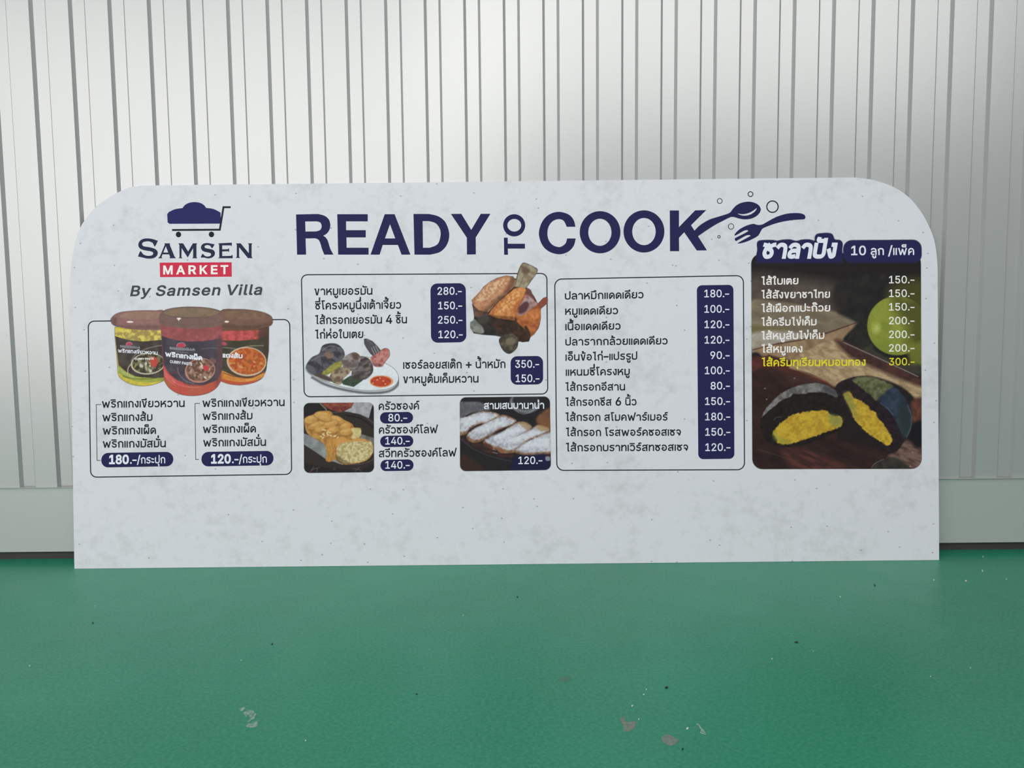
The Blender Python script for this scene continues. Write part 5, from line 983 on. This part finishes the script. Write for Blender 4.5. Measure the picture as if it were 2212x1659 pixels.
a.put([(345, 510), (370, 475), (440, 452), (520, 448), (600, 446), (645, 462), (655, 530), (620, 585), (550, 622), (450, 636), (400, 628), (350, 590)], (212, 192, 140), c2=(172, 148, 94), ns=3.2, sharp=1.6, cover=True, rough=.8)
a.shade([(345, 560), (400, 600), (470, 640), (400, 640), (340, 605)], .7, 2)
for p in ([(150, 660), (130, 700), (100, 718)], [(125, 690), (200, 670)], [(180, 680), (175, 712)], [(480, 680), (540, 690), (560, 712)], [(540, 670), (500, 705)], [(318, 690), (326, 680), (334, 692)]):
    a.line(p, (122, 88, 92), 1.2, .8)
a.clip(rrect([(656, 870.6), (807.4, 869.6), (808, 1020), (656.9, 1021.7)], 12))
a.build('loaf_photograph', board, 2, 'printed square picture of a golden plaited loaf')

# sugared banana rolls
a = Art(991, 854, 1192, 1020, 1.0, z, (38, 35, 38))
a.put([(1380, 120), (1450, 110), (1560, 112), (1650, 150), (1640, 185), (1500, 205), (1395, 255), (1380, 260)], (108, 106, 112), c2=(86, 84, 90), ns=8, cover=True, feather=2)
a.put([(2050, 250), (2110, 190), (2180, 170), (2180, 360), (2100, 330), (2060, 300)], (128, 82, 56), c2=(100, 62, 44), ns=12, cover=True, feather=3)
a.put(ell(1950, 120, 130, 88, 22, .1), (112, 112, 116), cover=True, sm=False, feather=2); a.put(ell(1955, 100, 110, 78, 22), (46, 44, 48), cover=True, sm=False, feather=2)
a.put([(1850, 170), (1900, 205), (1960, 210), (2040, 170), (2000, 200), (1930, 215)], (134, 134, 138), cover=True, feather=1.2)
roll = [([(1385, 262), (1450, 240), (1530, 205), (1620, 190), (1705, 205), (1735, 232), (1640, 290), (1560, 300), (1480, 345), (1450, 385), (1385, 388)], 1),
        ([(1450, 405), (1490, 365), (1560, 322), (1650, 268), (1750, 222), (1820, 235), (1880, 270), (1840, 305), (1740, 345), (1660, 395), (1590, 440), (1530, 460), (1475, 445)], 2),
        ([(1590, 455), (1650, 425), (1740, 378), (1840, 310), (1905, 278), (1965, 292), (2010, 328), (1950, 378), (1860, 432), (1780, 482), (1700, 525), (1640, 495)], 3),
        ([(1712, 500), (1790, 445), (1880, 402), (1990, 348), (2060, 308), (2120, 322), (2165, 350), (2080, 395), (1985, 440), (1900, 502), (1850, 545), (1760, 545)], 4),
        ([(1865, 530), (1950, 465), (2050, 405), (2120, 375), (2200, 365), (2200, 535), (2090, 558), (1985, 568), (1900, 556)], 5)]
a.put([(1385, 380), (1470, 440), (1600, 470), (1700, 530), (1850, 560), (1980, 575), (2200, 545), (2200, 600), (1900, 590), (1700, 570), (1500, 490), (1385, 420)], (70, 44, 42), c2=(46, 34, 36), ns=8, cover=True, feather=2)
for p, i in roll:
    xs = [q[0] for q in p]; ys = [q[1] for q in p]
    a.put([(x + 6, y + 12) for x, y in p], (58, 38, 36), cover=True, feather=2, a=.85)
    a.put(p, (150, 112, 84), c2=(112, 76, 56), ns=5, cover=True, feather=1)
    cx, cy = sum(xs) / len(xs), sum(ys) / len(ys)
    a.put([(cx + (x - cx) * .93, cy - 7 + (y - cy) * .82) for x, y in p], (196, 194, 204), c2=(164, 160, 170), ns=5, sharp=1.4, seed=i, cover=True, feather=2.2, rough=1.6, rs=3)
    a.put([(cx + (x - cx) * .7, cy - 18 + (y - cy) * .45) for x, y in p], (214, 214, 224), cover=True, feather=4, a=.7)
a.put(ell(1640, 490, 44, 16, 14, .5), (92, 50, 44), cover=True, sm=False, feather=1.5); a.put(ell(1745, 528, 34, 18, 14, .5), (140, 88, 62), cover=True, sm=False, feather=1.5)
a.put([(1900, 290), (1960, 285), (2010, 325), (1960, 345)], (164, 132, 96), cover=True, feather=2, a=.8); a.put([(2040, 315), (2110, 315), (2160, 345), (2090, 360)], (170, 134, 92), cover=True, feather=2, a=.8)
a.line([(1395, 420), (1500, 505), (1660, 575), (1860, 620), (2100, 640)], (66, 62, 68), 2.2, .7)
a.put([(1385, 620), (1440, 560), (1560, 640), (1600, 720), (1385, 720)], (58, 40, 34), cover=True, feather=5)
a.line([(1670, 540), (1720, 552)], (170, 165, 180), 1.2, .7)
a.put([(1850, 600), (1880, 570), (2000, 566), (2130, 566), (2140, 690), (1850, 692), (1838, 640)], (30, 30, 66), cover=True, feather=3)
a.put([(2128, 578), (2162, 580), (2162, 612), (2130, 610)], (128, 132, 150), cover=True, feather=1)
a.clip(rrect([(993.3, 858.4), (1187.8, 856.4), (1190, 1015.2), (993.9, 1017.8)], 13))
rolls_ = a.build('banana_roll_photograph', board, 2, 'printed picture of sugared banana rolls on a dark pan')
zt(z, 'สามเสนบานาน่า', (1602, 172), (2115, 169), 12.6, WHITE, rolls_, 'menu_line', 3)
zt(z, '120.-', (1895, 641), (2100, 639), 15.6, WHITE, rolls_, 'price_text', 3, bold=9, ref=509, track=0)

# black steamed buns
zb = Z(1600, 740, 4.916); z = Z(1600, 500, 4.916)
a = Art(1618, 498, 1996, 1017, 1.15, z, (36, 31, 31))
a.put([(80, 480), (400, 470), (800, 520), (1010, 560), (990, 700), (1040, 880), (700, 900), (80, 860)], (92, 78, 70), c2=(76, 64, 58), ns=20, cover=True, feather=16)
a.put([(80, 760), (400, 745), (700, 790), (1000, 852), (1235, 962), (1130, 1005), (900, 1085), (700, 1135), (500, 1172), (300, 1205), (80, 1270)], (136, 118, 96), c2=(112, 96, 78), ns=16, ax=.4, rot=.25, cover=True, feather=3)
a.put([(80, 1060), (400, 1050), (620, 1080), (700, 1130), (400, 1190), (80, 1270)], (176, 164, 148), c2=(150, 136, 120), ns=14, cover=True, feather=4)
a.put([(80, 1000), (300, 1010), (500, 1030), (300, 1050), (80, 1075)], (112, 98, 60), cover=True, feather=5)
a.put([(150, 1240), (500, 1180), (900, 1085), (1235, 966), (1190, 1040), (1090, 1140), (1150, 1220), (1300, 1400), (1400, 1500), (400, 1400), (200, 1300)], (158, 126, 94), c2=(128, 98, 72), ns=12, ax=.4, rot=1.1, cover=True, feather=2.5)
a.line([(112, 1262), (400, 1190), (700, 1140), (1000, 1050), (1235, 965)], (78, 36, 32), 2, .8)
a.put([(870, 1290), (890, 1200), (930, 1170), (950, 1250), (880, 1330)], (96, 70, 54), cover=True, feather=4, a=.7)
a.put([(1000, 560), (1200, 470), (1700, 440), (1950, 520), (1950, 700), (1600, 690), (1420, 780), (1340, 960), (1350, 1100), (1440, 1270), (1900, 1420), (1900, 1550), (1090, 1175), (1235, 965), (1040, 870), (985, 700)], (36, 33, 35), c2=(46, 42, 40), ns=18, cover=True, feather=5, sm=False)
a.put([(1560, 690), (1640, 560), (1760, 520), (1960, 560), (1960, 1200), (1800, 1300), (1700, 1000)], (72, 70, 32), cover=True, feather=14)
gp = ell(1660, 1000, 318, 315, 40)
a.put(gp, (142, 148, 50), c2=(126, 134, 44), ns=22, cover=True, sm=False, feather=1.3)
a.put([(1620, 690), (1760, 700), (1960, 760), (1960, 1300), (1800, 1260), (1760, 1000), (1640, 850)], (74, 74, 30), cover=True, feather=16, a=.85)
a.put(ell(1440, 1030, 38, 50, 18), (186, 190, 96), cover=True, sm=False, feather=6, a=.7)
a.put([(1390, 1200), (1420, 1260), (1560, 1340), (1700, 1380), (1820, 1400), (1900, 1440), (1900, 1520), (1700, 1500), (1300, 1300)], (66, 62, 52), cover=True, feather=4, a=.8)
a.put([(1700, 1230), (1780, 1300), (1800, 1400), (1900, 1420), (1960, 1440), (1960, 1180)], (120, 122, 40), cover=True, feather=5, a=.8)
a.z = zb
a.put([(80, 240), (300, 130), (560, 200), (700, 320), (900, 410), (1010, 470), (1030, 1400), (80, 1400)], (62, 38, 34), c2=(48, 30, 28), ns=14, ax=.4, rot=.4, cover=True, feather=3, sm=False)
a.put([(80, 170), (240, 150), (420, 200), (600, 290), (760, 350), (930, 410), (1010, 470), (760, 400), (500, 320), (250, 260), (80, 330)], (104, 48, 40), c2=(80, 38, 34), ns=10, ax=.3, rot=.35, cover=True, feather=3)
a.put([(520, 270), (560, 200), (640, 120), (900, -10), (1020, -20), (1120, 20), (1300, 110), (1600, 250), (1900, 400), (1960, 440), (1960, 700), (1880, 640), (1800, 540), (1650, 440), (1400, 360), (1200, 370), (1060, 420), (1000, 470), (900, 405), (700, 320)], (182, 152, 114), c2=(150, 120, 88), ns=7, ax=.5, rot=.45, sharp=1.3, cover=True, feather=2.5)
a.put([(1000, -20), (1120, 0), (1500, 180), (1920, 380), (1960, 480), (1700, 390), (1400, 260), (1150, 140)], (84, 50, 44), c2=(60, 40, 38), ns=10, cover=True, feather=5)
a.put([(480, 320), (700, 360), (880, 440), (700, 440), (520, 420)], (70, 44, 40), cover=True, feather=5, a=.8)
a.line([(1095, -2), (1560, 210), (1885, 362)], (168, 158, 152), 1.3, .9)
a.line([(630, 310), (760, 355), (900, 410)], (176, 110, 92), 1.2, .6)
a.put([(1960, 600), (1840, 600), (1800, 700), (1830, 860), (1960, 880)], (112, 62, 48), c2=(84, 50, 42), ns=8, cover=True, feather=4)
a.put([(1960, 840), (1830, 860), (1790, 960), (1760, 1040), (1860, 1140), (1960, 1140)], (30, 26, 32), cover=True, feather=4)
a.put([(80, 1060), (600, 1100), (1100, 1030), (1500, 1150), (1960, 1150), (1960, 1400), (80, 1400)], (58, 36, 34), c2=(44, 30, 30), ns=12, ax=.3, rot=.35, cover=True, feather=8, sm=False)
a.put([(500, 1100), (800, 1160), (1100, 1300), (1300, 1400), (700, 1400), (450, 1200)], (92, 50, 44), c2=(64, 38, 36), ns=7, ax=.22, rot=.45, sharp=1.5, cover=True, feather=8)
a.put([(1660, 1140), (1760, 1030), (1860, 1110), (1930, 1130), (1930, 1300), (1820, 1340), (1700, 1300), (1560, 1220)], (122, 92, 82), c2=(84, 60, 54), ns=6, ax=.3, rot=.4, sharp=1.4, cover=True, feather=4)
a.put([(1380, 1400), (1420, 1290), (1540, 1240), (1650, 1220), (1800, 1330), (1700, 1400)], (62, 56, 50), c2=(48, 42, 40), ns=10, cover=True, feather=4)
a.line([(1390, 1330), (1430, 1280), (1520, 1240)], (110, 108, 108), 1.4, .8); a.line([(170, 1130), (400, 1200), (640, 1290)], (84, 64, 60), 1.6, .6)
for x, y in ((258, 488), (275, 603), (1825, 1165), (1800, 1315), (570, 380)): a.put(ell(x, y, 8, 6, 8), (170, 150, 148), cover=True, sm=False, a=.8)
# halves of the bun
a.put([(208, 830), (230, 765), (330, 640), (480, 520), (640, 450), (800, 428), (930, 455), (1030, 530), (1090, 690), (1110, 850), (1070, 920), (900, 1000), (700, 1080), (500, 1112), (380, 1095), (270, 1040), (215, 930)], (32, 25, 26), c2=(42, 32, 32), ns=6, cover=True, feather=1.4)
a.put([(218, 805), (245, 735), (320, 640), (420, 548), (530, 485), (650, 448), (800, 430), (925, 456), (1032, 538), (1015, 580), (960, 555), (870, 530), (760, 530), (640, 548), (555, 545), (520, 580), (440, 610), (340, 690), (260, 760)], (128, 122, 122), c2=(92, 86, 86), ns=7, sharp=1.3, rough=1.2, rs=5, cover=True, feather=1.2)
a.put([(900, 455), (1032, 538), (1015, 580), (940, 545), (860, 500)], (66, 62, 68), cover=True, feather=4, a=.8)
a.put([(340, 975), (352, 930), (400, 880), (470, 815), (560, 765), (680, 738), (800, 722), (900, 722), (935, 755), (965, 775), (1055, 785), (1078, 830), (1070, 880), (1000, 920), (880, 960), (760, 1005), (620, 1050), (500, 1078), (400, 1068), (378, 1020)], (200, 162, 40), c2=(178, 134, 34), ns=7, sharp=1.1, rough=2.2, rs=4, cover=True, feather=1.2)
a.put([(930, 760), (1060, 790), (1078, 850), (1030, 900), (960, 870)], (128, 132, 62), cover=True, feather=4, a=.7)
a.put([(360, 950), (420, 1000), (540, 1060), (430, 1075), (350, 1020)], (150, 150, 50), cover=True, feather=4, a=.6)
a.line([(350, 825), (380, 795), (430, 790)], (88, 80, 82), 1.6, .7)
a.put([(1008, 485), (1040, 430), (1120, 392), (1230, 362), (1380, 362), (1540, 412), (1670, 492), (1765, 612), (1815, 760), (1808, 900), (1750, 1020), (1660, 1150), (1570, 1165), (1440, 1100), (1260, 940), (1140, 760), (1060, 620)], (34, 27, 32), c2=(46, 34, 38), ns=6, cover=True, feather=1.4)
a.put([(1180, 400), (1260, 366), (1390, 365), (1520, 405), (1620, 460), (1590, 500), (1540, 540), (1480, 600), (1430, 610), (1380, 560), (1290, 490), (1220, 430)], (108, 108, 72), c2=(78, 80, 52), ns=7, sharp=1.3, rough=1.4, rs=4, cover=True, feather=1.5)
a.put([(1460, 610), (1520, 540), (1600, 480), (1680, 510), (1765, 625), (1812, 765), (1805, 900), (1750, 1010), (1700, 950), (1640, 820), (1560, 710)], (54, 66, 86), c2=(40, 48, 62), ns=10, cover=True, feather=2)
a.put([(1700, 620), (1780, 700), (1808, 840), (1780, 960), (1730, 1010), (1680, 860)], (40, 50, 50), cover=True, feather=7, a=.8)
a.line([(1770, 660), (1812, 780), (1805, 900), (1760, 1010)], (104, 106, 110), 1.6, .7); a.line([(1480, 640), (1560, 700), (1620, 770)], (96, 110, 150), 1.6, .6)
a.put([(1092, 555), (1130, 522), (1170, 535), (1200, 580), (1290, 625), (1350, 670), (1375, 715), (1430, 740), (1455, 800), (1510, 860), (1560, 935), (1600, 1000), (1608, 1055), (1550, 1092), (1480, 1050), (1380, 985), (1280, 900), (1210, 820), (1165, 710), (1110, 600)], (204, 166, 42), c2=(176, 134, 34), ns=6, sharp=1.1, rough=2.0, rs=4, cover=True, feather=1.2)
a.put([(1092, 555), (1140, 525), (1180, 580), (1220, 700), (1230, 820), (1165, 710)], (128, 130, 62), cover=True, feather=5, a=.7)
a.z = z
hd = [(168, 235), (176, 190), (172, 130), (200, 95), (330, 90), (385, 98), (440, 88), (520, 84), (590, 100), (650, 86), (730, 84), (784, 98), (786, 60), (815, 24), (925, 15), (975, 32), (1000, 84), (1050, 90), (1082, 122), (1078, 192)]
pl = rrect(z([(1088, 93), (1920, 87), (1922, 340), (1088, 340)]), 19)
m1 = a.mask(z(curve(hd, 3, False) + [(1085, 345), (160, 345)]), .7); m2 = a.mask(pl, .7)
K = np.maximum(m1, m2) * np.clip((568 - a.Y) / 7 + .5, 0, 1)
a.C = a.C * (1 - K[..., None]) + np.array((37, 35, 84.)) * K[..., None]
pm = a.mask(rrect([(1622.6, 548), (1989, 546), (1991, 1012.6), (1625.2, 1013.4)], 22), .6)
a.A = np.maximum(pm, np.maximum(m1, m2) * (a.Y < 566))
buns = a.build('bun_photograph', board, 2, 'printed picture of a halved black steamed bun with yellow filling')
zt(z, 'ซาลาปัง', (214, 281), (1004, 279), 30.5, WHITE, buns, 'heading_text', 3, bold=27, slant=.17, track=10)
zt(z, '10 ลูก /แพ็ค', (1172, 250), (1842, 249), 14.8, WHITE, buns, 'heading_text', 3, bold=6)
for s, aa, bb in (('ไส้ใบเตย', (218, 567), (612, 560)), ('ไส้สังขยาชาไทย', (218, 711), (948, 704)), ('ไส้เผือกแปะก๊วย', (218, 856), (950, 848)), ('ไส้ครีมไข่เค็ม', (218, 1002), (805, 996)), ('ไส้หมูสับไข่เค็ม', (218, 1147), (888, 1140)), ('ไส้หมูแดง', (219, 1288), (655, 1283))):
    zt(z, s, aa, bb, 13.0, WARM, buns, 'menu_line', 3)
zt(zb, 'ไส้ครีมทุเรียนหมอนทอง', (222, 251), (1325, 246), 13.2, YEL, buns, 'menu_line', 3, label='yellow menu line below the white ones')
for i, (s, y) in enumerate((('150.-', 550), ('150.-', 695), ('150.-', 839), ('200.-', 985), ('200.-', 1131), ('200.-', 1275))):
    zt(z, s, (1574, y), (1845, y - 1), 15.6, WARM, buns, 'price_text', 3, bold=9, ref=509, track=0)
zt(zb, '300.-', (1574, 241), (1846, 239), 15.6, YEL, buns, 'price_text', 3, bold=9, ref=509, track=0, label='yellow price below the white ones')
